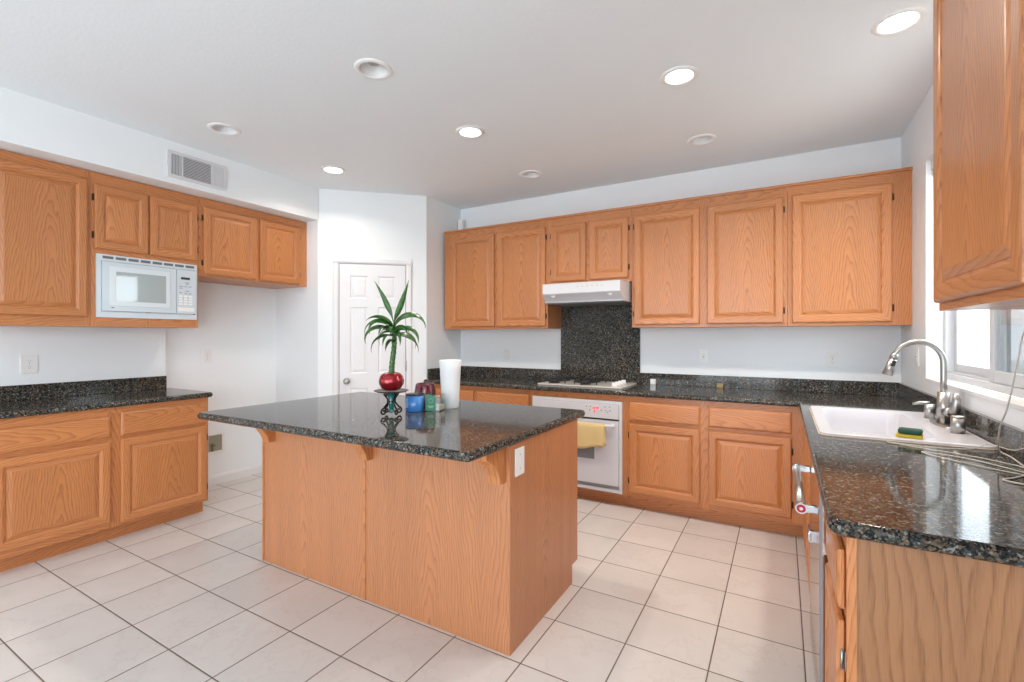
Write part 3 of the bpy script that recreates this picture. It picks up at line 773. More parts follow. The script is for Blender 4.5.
# ------------------------------------------------------------------ microwave
mw = thing('microwave', 'white built-in microwave with vent slots in the left wall cabinet', 'microwave', (-4.10, 1.65, 1.47))
Fm = Fr('+X', -3.97)
m = MB(); Fm.box(m, 1.36, 1.94, -0.38, -0.0, 1.475, 1.878, 0); obj('oven_body', m, MICB, mw)
m = MB(); y0, y1, z0, z1 = 1.341, 1.962, 1.464, 1.890
Fm.box(m, y0, y1, 0.0006, 0.012, 1.845, z1, 0, 0.002); Fm.box(m, y0, y1, 0.0006, 0.012, z0, 1.503, 0, 0.002)
Fm.box(m, y0, 1.366, 0.0006, 0.012, 1.503, 1.845, 0); Fm.box(m, 1.951, y1, 0.0006, 0.012, 1.503, 1.845, 0)
obj('trim_frame', m, MICB, mw)
for k in range(8):
    a = 1.374+k*0.0725; m = MB(); Fm.box(m, a, a+0.060, 0.0121, 0.0126, 1.861, 1.879); obj('vent_slot', m, VENTD, mw)
m = MB(); Fm.box(m, 1.369, 1.815, 0.002, 0.020, 1.508, 1.842, 0, 0.003)
dr = obj('door', m, MICB, mw)
m = MB(); Fm.box(m, 1.405, 1.772, 0.0201, 0.0235, 1.545, 1.812, 0, 0.0015); obj('door_frame', m, plain('microwave_raised_white', lin(218, 226, 230), 0.2), dr)
m = MB(); Fm.box(m, 1.445, 1.745, 0.0236, 0.0245, 1.578, 1.779); obj('door_window', m, MICW, dr, 'grey reflective window')
m = MB(); Fm.box(m, 1.818, 1.949, 0.002, 0.018, 1.508, 1.842, 0, 0.003)
cp_ = obj('control_panel', m, MICB, mw)
m = MB(); Fm.box(m, 1.847, 1.909, 0.0181, 0.0186, 1.768, 1.786); obj('display', m, DARKP, cp_, 'black clock display')
m = MB()
for (ya, za, w_) in ((1.875, 1.745, 0.03), (1.880, 1.735, 0.02), (1.835, 1.715, 0.026), (1.870, 1.715, 0.02), (1.900, 1.715, 0.02), (1.838, 1.702, 0.02), (1.875, 1.680, 0.03), (1.835, 1.668, 0.02), (1.870, 1.662, 0.02), (1.900, 1.662, 0.02), (1.84, 1.625, 0.03), (1.89, 1.625, 0.026)):
    Fm.box(m, ya, ya+w_, 0.0181, 0.0185, za-0.003, za+0.003)
obj('button_print', m, BUTTON, cp_)
m = MB()
for r_ in range(4):
    for c_ in range(3): Fm.box(m, 1.832+c_*0.034, 1.858+c_*0.034, 0.0181, 0.0190, 1.575+r_*0.020, 1.588+r_*0.020, 0, 0.0003)
Fm.box(m, 1.826, 1.940, 0.0181, 0.0196, 1.525, 1.555, 0, 0.0005)
obj('keypad', m, WHITE_PL, cp_)
m = MB(); Fm.box(m, 1.42, 1.435, 0.0201, 0.0206, 1.545-0.016, 1.545-0.011); obj('logo_mark', m, DARKP, dr)

# ------------------------------------------------------------------ range hood
hd = thing('range_hood', 'white under-cabinet range hood above the cooktop', 'range hood', (-1.47, 3.95, 1.62))
m = MB(); yb_, yf, yfl = YW-0.022, 3.655, 3.66
xb0, xb1, xf0, xf1 = -1.856, -1.104, -1.792, -1.112
def hx(y):
    t = (yb_-y)/(yb_-yf); t = max(0, t-0.45)/0.55
    return (xb0*(1-t)+xf0*t, xb1*(1-t)+xf1*t)
secs = []   # outline in (y,z): top back, top front, front bottom, lip back, bottom back
pts = [(yb_, 1.792), (3.91, 1.792), (yf+0.012, 1.786), (yf, 1.778), (yf, 1.700), (yf+0.006, 1.693), (3.70, 1.668), (3.735, 1.640), (3.74, 1.626), (yb_, 1.622)]
Lr = [m._v((hx(y)[0], y, z)) for y, z in pts]; Rr = [m._v((hx(y)[1], y, z)) for y, z in pts]
for k in range(len(pts)):
    k2 = (k+1) % len(pts); m.face([Lr[k], Lr[k2], Rr[k2], Rr[k]])
m.face(Lr[::-1]); m.face(Rr)
obj('hood_shell', m, WHITE_EN, hd)
m = MB(); m.box(-1.83, -1.13, 3.76, 4.18, 1.6185, 1.6219); obj('filter', m, plain('aluminium_filter', (0.35, 0.35, 0.35), 0.4, 0.9, bump=(500, 1.0)), hd)
for xx in (-1.70, -1.20):
    m = MB(); m.lathe((xx, 3.672, 1.678), [(0.0, -0.014), (0.012, -0.012), (0.020, -0.004), (0.022, 0.004)], n=20); obj('knob', m, WHITE_PL, hd)
m = MB()
for k in range(6): m.box(-1.48+k*0.042, -1.46+k*0.042, yf-0.0012, yf-0.0002, 1.745, 1.755, bev=0.0003)
m.box(-1.40, -1.30, yf-0.0010, yf-0.0002, 1.762, 1.765)
obj('button_print', m, plain('faint_beige_print', lin(200, 194, 184), 0.5), hd)

# ------------------------------------------------------------------ cooktop
ck = thing('gas_cooktop', 'white gas cooktop with dark grates set in the back worktop', 'cooktop', (-1.49, 3.93, CT))
m = MB(); slab(m, poly_round([(-1.868, 3.692), (-1.112, 3.692), (-1.112, 4.165), (-1.868, 4.165)], [0.02]*4), CT+0.0002, CT+0.012, bull=0.004); obj('top_plate', m, plain('cooktop_white_enamel', lin(214, 208, 198), 0.25), ck)
for (bx, by) in ((-1.75, 3.81), (-1.75, 4.05), (-1.46, 3.81), (-1.46, 4.05)):
    m = MB(); m.lathe((bx, by, CT+0.012), [(0.05, 0.0), (0.047, 0.006), (0.036, 0.008), (0.034, 0.016), (0.0, 0.018)], n=24); bn = obj('burner', m, IRON, ck)
    m = MB(); z = CT+0.036; r = 0.10
    for k in range(4):
        a = PI/2*k; dx, dy = math.cos(a), math.sin(a)
        m.box(bx+min(0.02*dx, r*dx)-0.004*abs(dy), bx+max(0.02*dx, r*dx)+0.004*abs(dy), by+min(0.02*dy, r*dy)-0.004*abs(dx), by+max(0.02*dy, r*dy)+0.004*abs(dx), z-0.005, z+0.004)
        cx, cy = bx+r*dx, by+r*dy
        m.cyl((cx, cy, CT+0.0125), (cx, cy, z), 0.005, n=8)
    R_ = [(bx+r*math.cos(2*PI*k/24), by+r*math.sin(2*PI*k/24), z) for k in range(25)]
    m.tube(R_, 0.005, n=8, cap=False); obj('grate', m, IRON, ck)
for (kx, ky) in ((-1.20, 3.78), (-1.20, 3.87), (-1.20, 3.96), (-1.20, 4.05)):
    m = MB(); m.lathe((kx, ky, CT+0.0122), [(0.024, 0), (0.024, 0.004), (0.018, 0.006), (0.017, 0.022), (0.0, 0.024)], n=20); m.box(kx-0.018, kx+0.018, ky-0.004, ky+0.004, CT+0.034, CT+0.042, bev=0.001); obj('knob', m, WHITE_PL, ck)

# ------------------------------------------------------------------ oven
ov = thing('built_in_oven', 'white built-in oven below the cooktop with red clock digits', 'oven', (-1.465, 3.85, 0.11))
Fo = Fr('-Y', 3.61)
m = MB(); Fo.box(m, -1.825, -1.105, -0.52, -0.001, 0.118, 0.812); obj('oven_body', m, WHITE_EN, ov)
m = MB()
Fo.box(m, -1.856, -1.832, 0.0008, 0.024, 0.110, 0.827, 0, 0.003); Fo.box(m, -1.100, -1.077, 0.0008, 0.024, 0.110, 0.827, 0, 0.003)
Fo.box(m, -1.832, -1.100, 0.0008, 0.024, 0.803, 0.827, 0, 0.003); Fo.box(m, -1.832, -1.100, 0.0008, 0.020, 0.110, 0.138, 0, 0.003)
obj('trim_frame', m, WHITE_EN, ov)
m = MB(); Fo.box(m, -1.830, -1.102, 0.0008, 0.030, 0.688, 0.802, 0, 0.003); pn = obj('control_panel', m, WHITE_EN, ov)
m = MB(); Fo.box(m, -1.312, -1.292, 0.0301, 0.0306, 0.760, 0.772); Fo.box(m, -1.286, -1.260, 0.0301, 0.0306, 0.762, 0.774); Fo.box(m, -1.303, -1.293, 0.0301, 0.0306, 0.730, 0.750); obj('clock_display', m, REDLED, pn, 'red lit clock digits')
m = MB()
for (x_, z_) in ((-1.364, 0.775), (-1.335, 0.748), (-1.240, 0.752), (-1.210, 0.779), (-1.172, 0.782), (-1.205, 0.752), (-1.170, 0.752), (-1.330, 0.775), (-1.190, 0.740)):
    m.cyl((x_, 3.61-0.0301, z_), (x_, 3.61-0.0307, z_), 0.006, n=12)
obj('button_print', m, BUTTON, pn)
m = MB(); Fo.box(m, -1.830, -1.102, 0.0008, 0.006, 0.674, 0.687); obj('door_gap', m, DARKP, ov)
m = MB(); Fo.box(m, -1.830, -1.102, 0.0008, 0.034, 0.168, 0.673, 0, 0.004); od = obj('door', m, OVENW, ov)
m = MB(); Fo.box(m, -1.640, -1.296, 0.0341, 0.0346, 0.360, 0.560); obj('door_window', m, GREYW, od)
m = MB(); m.cyl((-1.80, 3.61-0.070, 0.642), (-1.125, 3.61-0.070, 0.642), 0.010, n=14)
for x_ in (-1.785, -1.140): m.cyl((x_, 3.61-0.034, 0.642), (x_, 3.61-0.070, 0.642), 0.012, n=14)
obj('handle', m, WHITE_PL, od)
m = MB(); Fo.box(m, -1.830, -1.102, 0.0008, 0.016, 0.141, 0.164); 
obj('vent_strip', m, plain('grey_vent_strip', lin(150, 150, 152), 0.4), ov)
# towel over the oven handle
m = MB(); nx, nz = 14, 16
def towel_pt(i, j):
    s = i/nx; x = -1.52 + s*0.325; q = j/nz
    yb = 3.61-0.070
    if q < 0.42: z = 0.655 - 0.16*(1-q/0.42); y = yb+0.0145
    elif q < 0.52:
        a = PI*(q-0.42)/0.10; z = 0.655+0.0-0.013+0.013*math.sin(a)+0.013; y = yb+0.0145*math.cos(a); z = 0.642+0.0145*math.sin(a)+0.0
    else:
        t = (q-0.52)/0.48; z = 0.642 - t*(0.183+0.018*math.sin(s*5)); y = yb-0.0145-0.006*t*math.sin(s*14+1); x += 0.014*t*(0.5-s)
    if q < 0.42: z = 0.642 - 0.16*(1-q/0.42)
    return (x, y, z)
G = [[m._v(towel_pt(i, j)) for j in range(nz+1)] for i in range(nx+1)]
for i in range(nx):
    for j in range(nz): m.face([G[i][j], G[i+1][j], G[i+1][j+1], G[i][j+1]], 0, True)
tw = obj('kitchen_towel', m, YELLOW); tag(tw, 'yellow towel hanging over the oven door handle', 'towel')
sm_ = tw.modifiers.new('thick', 'SOLIDIFY'); sm_.thickness = 0.004; sm_.offset = 0.0

# ------------------------------------------------------------------ dishwasher
dw = thing('dishwasher', 'polished stainless dishwasher with a bar handle, beside the sink cabinet', 'dishwasher', (0.42, 2.007, 0.0))
m = MB(); Fr_.box(m, 1.705, 2.308, -0.56, -0.005, 0.10, CB-0.006); obj('tub', m, DARKP, dw)
m = MB(); Fr_.box(m, 1.705, 2.308, -0.08, -0.065, 0.0, 0.099); obj('kick_plate', m, DARKP, dw)
m = MB(); Fr_.box(m, 1.706, 2.307, -0.004, 0.030, 0.11, CB-0.010, 0, 0.002); dd = obj('door', m, MIRST, dw)
m = MB(); Fr_.box(m, 1.7025, 1.7055, 0.024, 0.032, 0.11, CB-0.012); obj('edge_trim', m, BUTTON, dd, 'pale door edge strip')
hz = 0.795
m = MB(); m.cyl((0.052, 1.745, hz), (0.052, 2.270, hz), 0.0125, n=20); hn = obj('handle', m, STEEL, dd)
for yy in (1.745, 2.262):
    m = MB(); m.box(0.052, 0.0995, yy-0.010, yy+0.010, hz-0.012, hz+0.012, bev=0.003); m.cyl((0.052, yy-0.012, hz), (0.052, yy+0.012, hz), 0.0165, n=24); obj('bracket', m, CHROME, hn)
m = MB(); m.cyl((0.052, 1.7329, hz), (0.052, 1.7315, hz), 0.0125, n=24); md = obj('medallion', m, REDM, hn, 'red round medallion on the handle end')
m = MB(); m.cyl((0.052, 1.7313, hz), (0.052, 1.7307, hz), 0.005, n=16)
obj('medallion_centre', m, CHROME, hn)
m = MB(); m.box(0.072, 0.0995, 1.715, 1.735, 0.700, 0.735, bev=0.002); m.box(0.070, 0.078, 1.714, 1.80, 0.705, 0.73, bev=0.002); obj('latch', m, CHROME, dd, 'small chrome latch')

# ------------------------------------------------------------------ sink
sk = thing('kitchen_sink', 'white porcelain drop-in sink in the right worktop under the window', 'sink', (0.41, 2.85, CT))
m = MB()
out = poly_round([(0.140, 2.400), (0.700, 2.400), (0.700, 3.310), (0.140, 3.310)], [0.04]*4)
bowl = poly_round([(0.190, 2.465), (0.545, 2.465), (0.545, 3.240), (0.190, 3.240)], [0.06]*4)
zt_ = CT+0.013
slab(m, out, CT+0.0004, zt_, holes=[bowl], bull=0.008)
prev = [m._v((x, y, zt_-0.001)) for x, y in bowl]
for ins, z in ((0.006, zt_-0.012), (0.012, CT-0.05), (0.02, CT-0.14), (0.035, CT-0.175), (0.06, CT-0.185)):
    cur = [m._v((x, y, z)) for x, y in offset_poly(bowl, ins*0.95 if ins < 0.055 else 0.055)]
    for k in range(len(bowl)): m.face([prev[k], prev[(k+1) % len(bowl)], cur[(k+1) % len(bowl)], cur[k]], 0, True)
    prev = cur
m.face(prev)
obj('basin', m, PORC, sk, recalc=False)
m = MB(); m.lathe((0.37, 2.85, CT-0.184), [(0.0, 0.001), (0.03, 0.001), (0.04, 0.004), (0.044, 0.001)], n=24); obj('drain', m, STEEL, sk)
m = MB(); slab(m, offset_poly(out, -0.004), CT+0.0002, CT+0.0030, holes=[offset_poly(out, 0.004)], bull=0.001, nseg=1); obj('caulk_line', m, STAIN, sk, 'yellowed sealant line around the rim')

zd = zt_
fc = thing('kitchen_faucet', 'tall brushed nickel gooseneck faucet with pull-down spray head', 'faucet', (0.655, 2.90, zd))
m = MB(); m.lathe((0.645, 2.90, zd), [(0.0, 0.0005), (1.0, 0.0005), (1.0, 0.004), (0.93, 0.007), (0.0, 0.0075)], n=40, sx=0.034, sy=0.125); obj('deck_plate', m, STEEL, fc)
m = MB(); m.cyl((0.652, 2.90, zd+0.007), (0.652, 2.90, zd+0.150), 0.026, 0.023, n=28); obj('body', m, STEEL, fc)
m = MB()
pts = [(0.652, zd+0.15), (0.652, 1.13), (0.652, 1.18)]
for k in range(0, 17):
    a = PI*k/16*0.86; pts.append((0.560+0.092*math.cos(a), 1.212+0.098*math.sin(a)))
pts.append((0.470, 1.240))
m.tube([(x, 2.90, z) for x, z in pts], 0.0125, n=16); obj('spout', m, STEEL, fc)
m = MB(); m.cyl((0.474, 2.90, 1.252), (0.466, 2.90, 1.225), 0.0145, 0.016, n=24); m.cyl((0.466, 2.90, 1.225), (0.444, 2.90, 1.148), 0.016, 0.021, n=24); sh = obj('spray_head', m, STEEL, fc)
m = MB(SB := Matrix.Translation((0.466, 2.884, 1.205)) @ Matrix.Rotation(0.27, 4, 'Y')); m.box(-0.008, 0.008, -0.006, 0.004, -0.014, 0.014, bev=0.003); obj('spray_button', m, DARKP, sh)
m = MB(); m.cyl((0.655, 2.89, zd+0.060), (0.672, 2.858, zd+0.060), 0.021, 0.022, n=20)
m.tube([(0.672, 2.858, zd+0.060), (0.680, 2.846, zd+0.085), (0.683, 2.842, zd+0.120), (0.680, 2.845, zd+0.150)], [0.021, 0.019, 0.016, 0.010], n=14); obj('lever_handle', m, STEEL, fc)
sd = thing('soap_dispenser', 'short brushed nickel soap dispenser left of the faucet', 'soap dispenser', (0.640, 3.085, zd))
m = MB(); m.cyl((0.640, 3.085, zd+0.0005), (0.640, 3.085, zd+0.070), 0.021, n=24); obj('body', m, STEEL, sd)
m = MB(); m.tube([(0.640, 3.085, zd+0.072), (0.60, 3.085, zd+0.074), (0.575, 3.085, zd+0.066)], [0.011, 0.008, 0.006], n=12); obj('nozzle', m, STEEL, sd)
m = MB(); m.cyl((0.645, 2.665, zd+0.0005), (0.645, 2.665, zd+0.066), 0.024, n=28); m.lathe((0.645, 2.665, zd+0.066), [(0.025, 0), (0.026, 0.003), (0.022, 0.006), (0, 0.007)], n=28)
tag(obj('air_gap_cap', m, STEEL), 'short shiny cylinder cap on the sink deck right of the faucet', 'air gap')
sp_ = thing('sponge', 'green and yellow scrubbing sponge on the front rim of the sink', 'sponge', (0.43, 2.455, zd))
SM = Matrix.Translation((0.450, 2.455, zd+0.001)) @ Matrix.Rotation(-0.25, 4, 'Z')
m = MB(SM); m.box(-0.044, 0.040, -0.030, 0.030, 0, 0.013, bev=0.004); obj('foam', m, SPY, sp_)
m = MB(SM); m.box(-0.038, 0.038, -0.029, 0.031, 0.0132, 0.034, bev=0.009); obj('scouring_pad', m, SPG, sp_)

# loose cords by the near end of the sink
def smooth(pts, n=8):
    P_ = [Vector(p) for p in pts]; out = []
    for i in range(len(P_)-1):
        p0, p1, p2, p3 = P_[max(i-1, 0)], P_[i], P_[i+1], P_[min(i+2, len(P_)-1)]
        for k in range(n):
            t = k/n; out.append(0.5*((2*p1)+(-p0+p2)*t+(2*p0-5*p1+4*p2-p3)*t*t+(-p0+3*p1-3*p2+p3)*t*t*t))
    out.append(P_[-1]); return out
m = MB(); zz = CT+0.0035
m.tube(smooth([(0.62, 1.80, 1.409), (0.62, 1.90, 1.385), (0.62, 1.965, 1.34), (0.62, 2.00, 1.264), (0.62, 2.07, 1.12), (0.625, 2.15, 1.04), (0.64, 2.22, 0.975), (0.66, 2.27, 0.935), (0.67, 2.20, zz+0.01), (0.66, 2.05, zz), (0.60, 1.95, zz), (0.56, 1.90, zz), (0.62, 1.85, zz), (0.67, 1.80, zz)]), 0.0024, n=8)
tag(obj('electric_cord', m, CORD), 'thin grey cord hanging from the nearest wall cabinet down to the worktop', 'cord')
m = MB()
m.tube(smooth([(0.69, 2.10, 1.00), (0.675, 2.20, 0.955), (0.66, 2.33, 0.945), (0.655, 2.385, 0.935), (0.60, 2.36, zz), (0.48, 2.33, zz), (0.36, 2.36, zz), (0.48, 2.28, zz), (0.60, 2.20, zz), (0.67, 2.10, zz), (0.64, 2.00, zz), (0.50, 2.12, zz), (0.44, 2.22, zz), (0.56, 2.16, zz), (0.68, 1.98, zz)]), 0.0018, n=8)
tag(obj('electric_cord', m, CORD), 'thin pale cord lying looped on the worktop near the end of the sink', 'cord')

# ------------------------------------------------------------------ small things on the back worktop
m = MB(); m.box(-1.000, -0.955, YW-0.055, YW-0.024, CT+0.0006, CT+0.050, bev=0.004)
tag(obj('white_box', m, WHITE_PL), 'tiny white box on the back worktop just right of the cooktop', 'box')
m = MB(); m.box(-0.465, -0.415, YW-0.052, YW-0.024, CT+0.0006, CT+0.038, bev=0.004)
tag(obj('beige_box', m, plain('beige_card', lin(160, 140, 100), 0.6)), 'tiny beige box against the back splashback mid worktop', 'box')
m = MB(); m.box(-3.062, -3.000, 4.15, 4.20, UZ1+0.0008, 2.605, bev=0.006); m.box(-3.05, -3.01, 4.1485, 4.1498, UZ1+0.03, 2.58)
tag(obj('motion_sensor', m, WHITE_PL), 'small white sensor on the left end of the back wall cabinets', 'sensor')

# ------------------------------------------------------------------ plant on its stand
px, py = -1.808, 1.859
IT = CT+0.0012
ps = thing('plant_stand', 'black scrolled iron stand with teal glass core on the island', 'plant stand', (px, py, IT))
m = MB(); m.lathe((px, py, IT), [(0.0, 0.128), (0.075, 0.128), (0.090, 0.134), (0.091, 0.131), (0.075, 0.1245), (0.0, 0.1245)], n=40); obj('plate', m, plain('bronze_plate', (0.09, 0.075, 0.055), 0.3, 0.7), ps)
m = MB(); m.lathe((px, py, IT), [(0.0, 0.03), (0.012, 0.03), (0.014, 0.06), (0.020, 0.12), (0.0, 0.124)], n=20); m.lathe((px, py, IT), [(0.0, 0.012), (0.014, 0.016), (0.017, 0.024), (0.012, 0.030), (0.0, 0.031)], n=20); obj('glass_core', m, TEAL, ps)
for k in range(4):
    a = PI/4+k*PI/2+0.52; ca, sa = math.cos(a), math.sin(a)
    L = []
    for j in range(15):   # lower outward scroll
        t = 2.4*PI*j/14; rr = 0.004+0.014*(j/14); L.append((0.046+rr*math.cos(t+0.3), 0.0225+rr*math.sin(t+0.3)))
    L += [(0.036, 0.052), (0.022, 0.068), (0.023, 0.088), (0.036, 0.105), (0.045, 0.116)]
    for j in range(9):
        t = PI*0.2+1.6*PI*j/8; rr = 0.009*(1-j/12); L.append((0.034+rr*math.cos(t), 0.110+rr*math.sin(t)))
    m = MB(); m.tube([(px+ca*r_, py+sa*r_, IT+max(z_, 0.0045)) for r_, z_ in L], 0.0046, n=8); obj('scroll_leg', m, BLACKM, ps)
m = MB(); m.tube([(px+0.02*math.cos(2*PI*k/20), py+0.02*math.sin(2*PI*k/20), IT+0.075) for k in range(21)], 0.003, n=8, cap=False); obj('ring', m, BLACKM, ps)

pz = IT+0.1345
pp = thing('potted_plant', 'green dracaena plant in a round red pot on the island stand', 'plant', (px, py, pz))
m = MB(); m.lathe((px, py, pz), [(0.0, 0.0), (0.036, 0.0), (0.052, 0.012), (0.064, 0.034), (0.066, 0.052), (0.060, 0.074), (0.046, 0.088), (0.040, 0.092), (0.036, 0.089), (0.036, 0.080)], n=40); obj('pot', m, REDGL, pp)
m = MB(); m.lathe((px, py, pz), [(0.036, 0.078), (0.02, 0.083), (0.0, 0.084)], n=24); obj('soil', m, SOIL, pp)
m = MB(); tp = smooth([(px, py, pz+0.075), (px+0.003, py+0.002, pz+0.14), (px+0.010, py+0.008, pz+0.22), (px+0.012, py+0.010, pz+0.29), (px+0.010, py+0.008, pz+0.335)], 10)
rs = [0.0155 - 0.004*k/len(tp) + 0.0012*math.sin(k*1.9) for k in range(len(tp))]
m.tube(tp, rs, n=14); obj('stem', m, CANE, pp)
top = Vector((px+0.010, py+0.008, pz+0.300))
R = random.Random(11)
cr = Vector((math.cos(0.52082), math.sin(0.52082), 0)); cf = Vector((-math.sin(0.52082), math.cos(0.52082), 0))
def leaf(az, L, elev, droop, width, h0=0.0, roll=0.0):
    d0 = Vector((math.cos(az), math.sin(az), 0)); side0 = Vector((-d0.y, d0.x, 0)); m = MB()
    n = 14; p = top + Vector((0, 0, h0)); el = elev; rows = []
    for k in range(n+1):
        t = k/n; w = width*(math.sin(PI*min(1, (t*0.93+0.07))**0.75))*(1-0.15*t) if k < n else 0.0006
        dirv = d0*math.cos(el) + Vector((0, 0, math.sin(el))); up0 = -d0*math.sin(el) + Vector((0, 0, math.cos(el))); rl = roll*min(1, t*2.5); side = side0*math.cos(rl)+up0*math.sin(rl); up = up0*math.cos(rl)-side0*math.sin(rl)
        rows.append([m._v(p - side*w + up*w*0.35), m._v(p), m._v(p + side*w + up*w*0.35)])
        p = p + dirv*(L/n); el -= droop/n*(0.4+1.2*t)
    for A_, B_ in zip(rows, rows[1:]):
        m.face([A_[0], A_[1], B_[1], B_[0]], 0, True); m.face([A_[1], A_[2], B_[2], B_[1]], 0, True)
    o = obj('leaf', m, LEAF, pp, recalc=False); s_ = o.modifiers.new('t', 'SOLIDIFY'); s_.thickness = 0.0008
def az_of(sx, sf): v = cr*sx+cf*sf; return math.atan2(v.y, v.x)
spec = [(-1, 0.1, 0.26, 1.22, 0.25, 0.016, 0.05), (1, 0.15, 0.25, 1.22, -0.1, 0.015, 0.05),
        (-1, -0.5, 0.17, 0.9, 1.9, 0.013, 0.03), (1, 0.5, 0.20, 0.95, 2.2, 0.013, 0.04), (1, 0.0, 0.23, 0.95, 2.9, 0.014, 0.03),
        (-1, 0.2, 0.24, 0.75, 3.0, 0.014, 0.02), (-1, -0.2, 0.21, 0.5, 2.8, 0.014, 0.01), (1, -0.3, 0.20, 0.45, 2.6, 0.013, 0.01),
        (1, -0.9, 0.16, 0.6, 2.4, 0.013, 0.0), (-1, 0.9, 0.18, 0.6, 2.6, 0.013, 0.0), (0.1, -1, 0.15, 0.8, 2.6, 0.013, 0.0),
        (-0.3, -1, 0.14, 0.2, 2.0, 0.012, -0.01), (0.4, 1, 0.16, 0.7, 2.4, 0.012, 0.0), (-0.8, -0.7, 0.18, 0.15, 2.2, 0.012, -0.015),
        (0.9, 0.6, 0.19, 0.1, 2.0, 0.012, -0.015), (0.2, -0.9, 0.10, -0.1, 1.6, 0.010, -0.03), (-0.6, 0.6, 0.12, -0.1, 1.6, 0.010, -0.03), (0.8, -0.4, 0.15, 0.5, 2.9, 0.011, 0.02), (-0.9, -0.4, 0.19, 0.9, 3.3, 0.012, 0.02), (-0.7, 0.3, 0.15, 0.35, 2.9, 0.011, 0.0), (0.7, 0.3, 0.17, 0.3, 2.6, 0.011, -0.01), (-0.4, -0.8, 0.16, 0.7, 3.0, 0.012, 0.01), (0.5, -0.8, 0.15, 0.3, 2.6, 0.011, 0.0)]
for q_, (sx, sf, L_, e_, dr_, w_, h0) in enumerate(spec): leaf(az_of(sx, sf), L_, e_, dr_, w_*(1.15 if q_ < 2 else 1.3), h0, (1.35 if sx < 0 else -1.35) if q_ < 2 else R.choice((-0.75, 0.75)) if abs(sx) > abs(sf) else 0.2)

# ------------------------------------------------------------------ jars and vase
bj = thing('candle_jar', 'short bright blue candle jar beside the plant stand', 'candle', (-1.80, 2.035, IT), 'candle jars on the island')
c = (-1.800, 2.035, IT+0.0003)
m = MB(); m.lathe(c, [(0.0, 0.0), (0.047, 0.0), (0.051, 0.004), (0.052, 0.088), (0.049, 0.088), (0.048, 0.02), (0.0, 0.02)], n=36); obj('jar', m, BLUE, bj)
m = MB(); m.lathe(c, [(0.0, 0.0885), (0.052, 0.0885), (0.053, 0.096), (0.0, 0.098)], n=36); obj('lid', m, DARKP, bj, 'black lid')
m = MB(); # curved label
aa = -2.05; lab = []
for k in range(9):
    a = aa-0.42+0.84*k/8; lab.append((m._v((c[0]+0.0528*math.cos(a), c[1]+0.0528*math.sin(a), c[2]+0.022)), m._v((c[0]+0.0528*math.cos(a), c[1]+0.0528*math.sin(a), c[2]+0.075))))
for A_, B_ in zip(lab, lab[1:]): m.face([A_[0], B_[0], B_[1], A_[1]], 0, True)
obj('jar_label', m, BLUEL, bj)
gj = thing('candle_jar', 'clear square candle jar with a dark green label', 'candle', (-1.706, 2.103, IT), 'candle jars on the island')
GM = Matrix.Translation((-1.706, 2.103, IT+0.0003)) @ Matrix.Rotation(0.25, 4, 'Z')
m = MB(GM); hw = 0.042
for (a, b, c_, d) in ((-hw, hw, -hw, -hw+0.003), (-hw, hw, hw-0.003, hw), (-hw, -hw+0.003, -hw+0.003, hw-0.003), (hw-0.003, hw, -hw+0.003, hw-0.003)): m.box(a, b, c_, d, 0, 0.092)
m.box(-hw+0.003, hw-0.003, -hw+0.003, hw-0.003, 0, 0.006); obj('jar', m, GLASS, gj)
m = MB(GM); m.box(-hw+0.004, hw-0.004, -hw+0.004, hw-0.004, 0.0062, 0.034); obj('wax', m, WAX, gj)
m = MB(GM); m.box(-hw-0.0012, hw*0.45, -hw-0.0014, -hw-0.0002, 0.003, 0.091); m.box(-hw-0.0014, -hw-0.0002, -hw, hw, 0.003, 0.091); lb_ = obj('jar_label', m, GREEN, gj)
m = MB(GM); R0 = [(-0.010+0.012*math.cos(2*PI*k/20), -hw-0.0020, 0.060+0.012*math.sin(2*PI*k/20)) for k in range(21)]; m.tube(R0, 0.0010, n=6, cap=False)
m.box(-0.028, 0.008, -hw-0.0020, -hw-0.0015, 0.028, 0.032); m.box(-0.022, 0.002, -hw-0.0020, -hw-0.0015, 0.020, 0.023)
obj('label_print', m, PALE, lb_)
m = MB(); m.lathe((-1.834, 2.162, IT+0.0003), [(0.0, 0.0), (0.050, 0.0), (0.058, 0.01), (0.064, 0.05), (0.063, 0.09), (0.057, 0.130), (0.052, 0.143), (0.047, 0.143), (0.050, 0.13), (0.060, 0.05), (0.0, 0.012)], n=40)
tag(obj('glass_bowl', m, MAROON), 'dark red rounded glass jar behind the two candle jars', 'jar')
m = MB(); m.lathe((-1.703, 2.235, IT+0.0003), [(0.0, 0.0), (0.049, 0.0), (0.051, 0.003), (0.055, 0.10), (0.061, 0.22), (0.0655, 0.279), (0.0635, 0.281), (0.059, 0.22), (0.048, 0.01), (0.0, 0.008)], n=48)
tag(obj('vase', m, CERAM), 'tall tapered plain white vase on the island', 'vase')

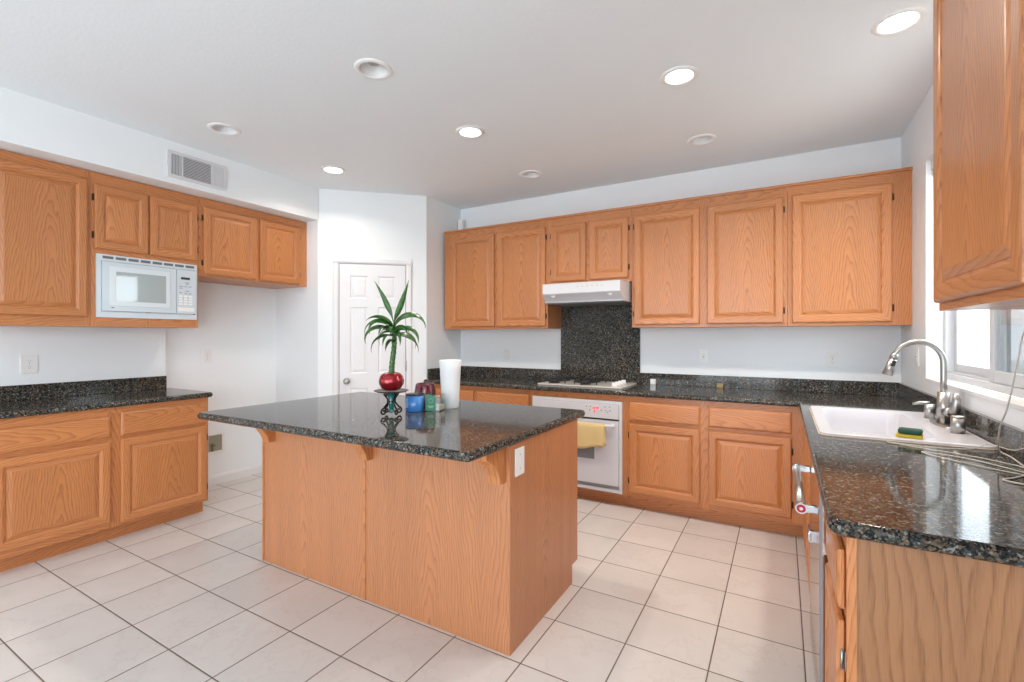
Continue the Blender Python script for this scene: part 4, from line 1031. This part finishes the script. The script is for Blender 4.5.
# ------------------------------------------------------------------ ceiling lights
def downlight(x, y, on, label):
    t = thing('ceiling_light', label, 'ceiling light', (x, y, ZC-0.01), 'recessed ceiling lights')
    m = MB(); m.lathe((x, y, ZC), [(0.070, 0.0), (0.068, -0.004), (0.076, -0.009), (0.092, -0.007), (0.098, -0.001), (0.098, -0.0002)], n=40); obj('trim_ring', m, WHITE_PL, t)
    if on:
        m = MB(); m.lathe((x, y, ZC), [(0.0, -0.0055), (0.060, -0.0055), (0.0695, -0.0035)], n=40); obj('lens', m, LAMP, t)
        d = bpy.data.lights.new('downlight_lamp', 'AREA'); d.shape = 'DISK'; d.size = 0.13; d.energy = 8.6 if x > -3 else 4.5; d.color = (1.0, 0.89, 0.78); d.spread = 2.5
        o = bpy.data.objects.new('downlight_lamp', d); C.objects.link(o); o.location = (0, 0, -0.005); o.parent = t
    else:
        m = MB(); m.lathe((x, y, ZC), [(0.073, 0.0), (0.070, 0.02), (0.060, 0.06), (0.0, 0.062)], n=40); obj('reflector', m, CAN, t, recalc=True)
        m = MB(); m.lathe((x, y, ZC+0.028), [(0.0, 0.0), (0.028, 0.004), (0.040, 0.014), (0.040, 0.033)], n=28); obj('bulb', m, BULB, t)
    return t
for (x, y), l in zip(lights_on, ('lit recessed ceiling light nearest the sink window', 'lit recessed ceiling light second from the window wall', 'lit recessed ceiling light over the far side of the island', 'lit recessed ceiling light nearest the pantry door')): downlight(x, y, True, l)
for (x, y), l in zip(lights_off, ('unlit recessed ceiling light above the near side of the island', 'unlit recessed ceiling light beside the air vent', 'unlit recessed ceiling light near the back wall, right of the hood', 'unlit recessed ceiling light in front of the range hood')): downlight(x, y, False, l)

# ------------------------------------------------------------------ air vent on soffit
vt = thing('air_vent', 'white metal air vent on the soffit above the left cabinets', 'vent', (-3.80, 1.89, 2.48))
Fv = Fr('+X', -3.80)
m = MB(); y0, y1, z0, z1 = 1.687, 2.093, 2.478, 2.670
for a, b, c_, d in ((y0, y1, z0, z0+0.022), (y0, y1, z1-0.022, z1), (y0, y0+0.022, z0+0.022, z1-0.022), (y1-0.022, y1, z0+0.022, z1-0.022), (1.777, 1.787, z0+0.022, z1-0.022), (1.982, 1.992, z0+0.022, z1-0.022)):
    Fv.box(m, a, b, 0.0006, 0.010, c_, d)
obj('frame', m, WHITE_EN, vt)
m = MB(); Fv.box(m, y0+0.02, y1-0.02, 0.0006, 0.0015, z0+0.02, z1-0.02); obj('backing', m, VENTD, vt)
m = MB()
for k in range(13):
    z = z0+0.027+k*0.0112; Fv.box(m, 1.787, 1.982, 0.003, 0.009, z, z+0.0042)
for k in range(7):
    a = 1.712+k*0.0095; Fv.box(m, a, a+0.004, 0.003, 0.009, z0+0.022, z1-0.022)
for k in range(6):
    a = 1.994+k*0.0128; Fv.box(m, a, a+0.0105, 0.003, 0.009, z0+0.022, z1-0.022)
obj('louvers', m, WHITE_EN, vt)
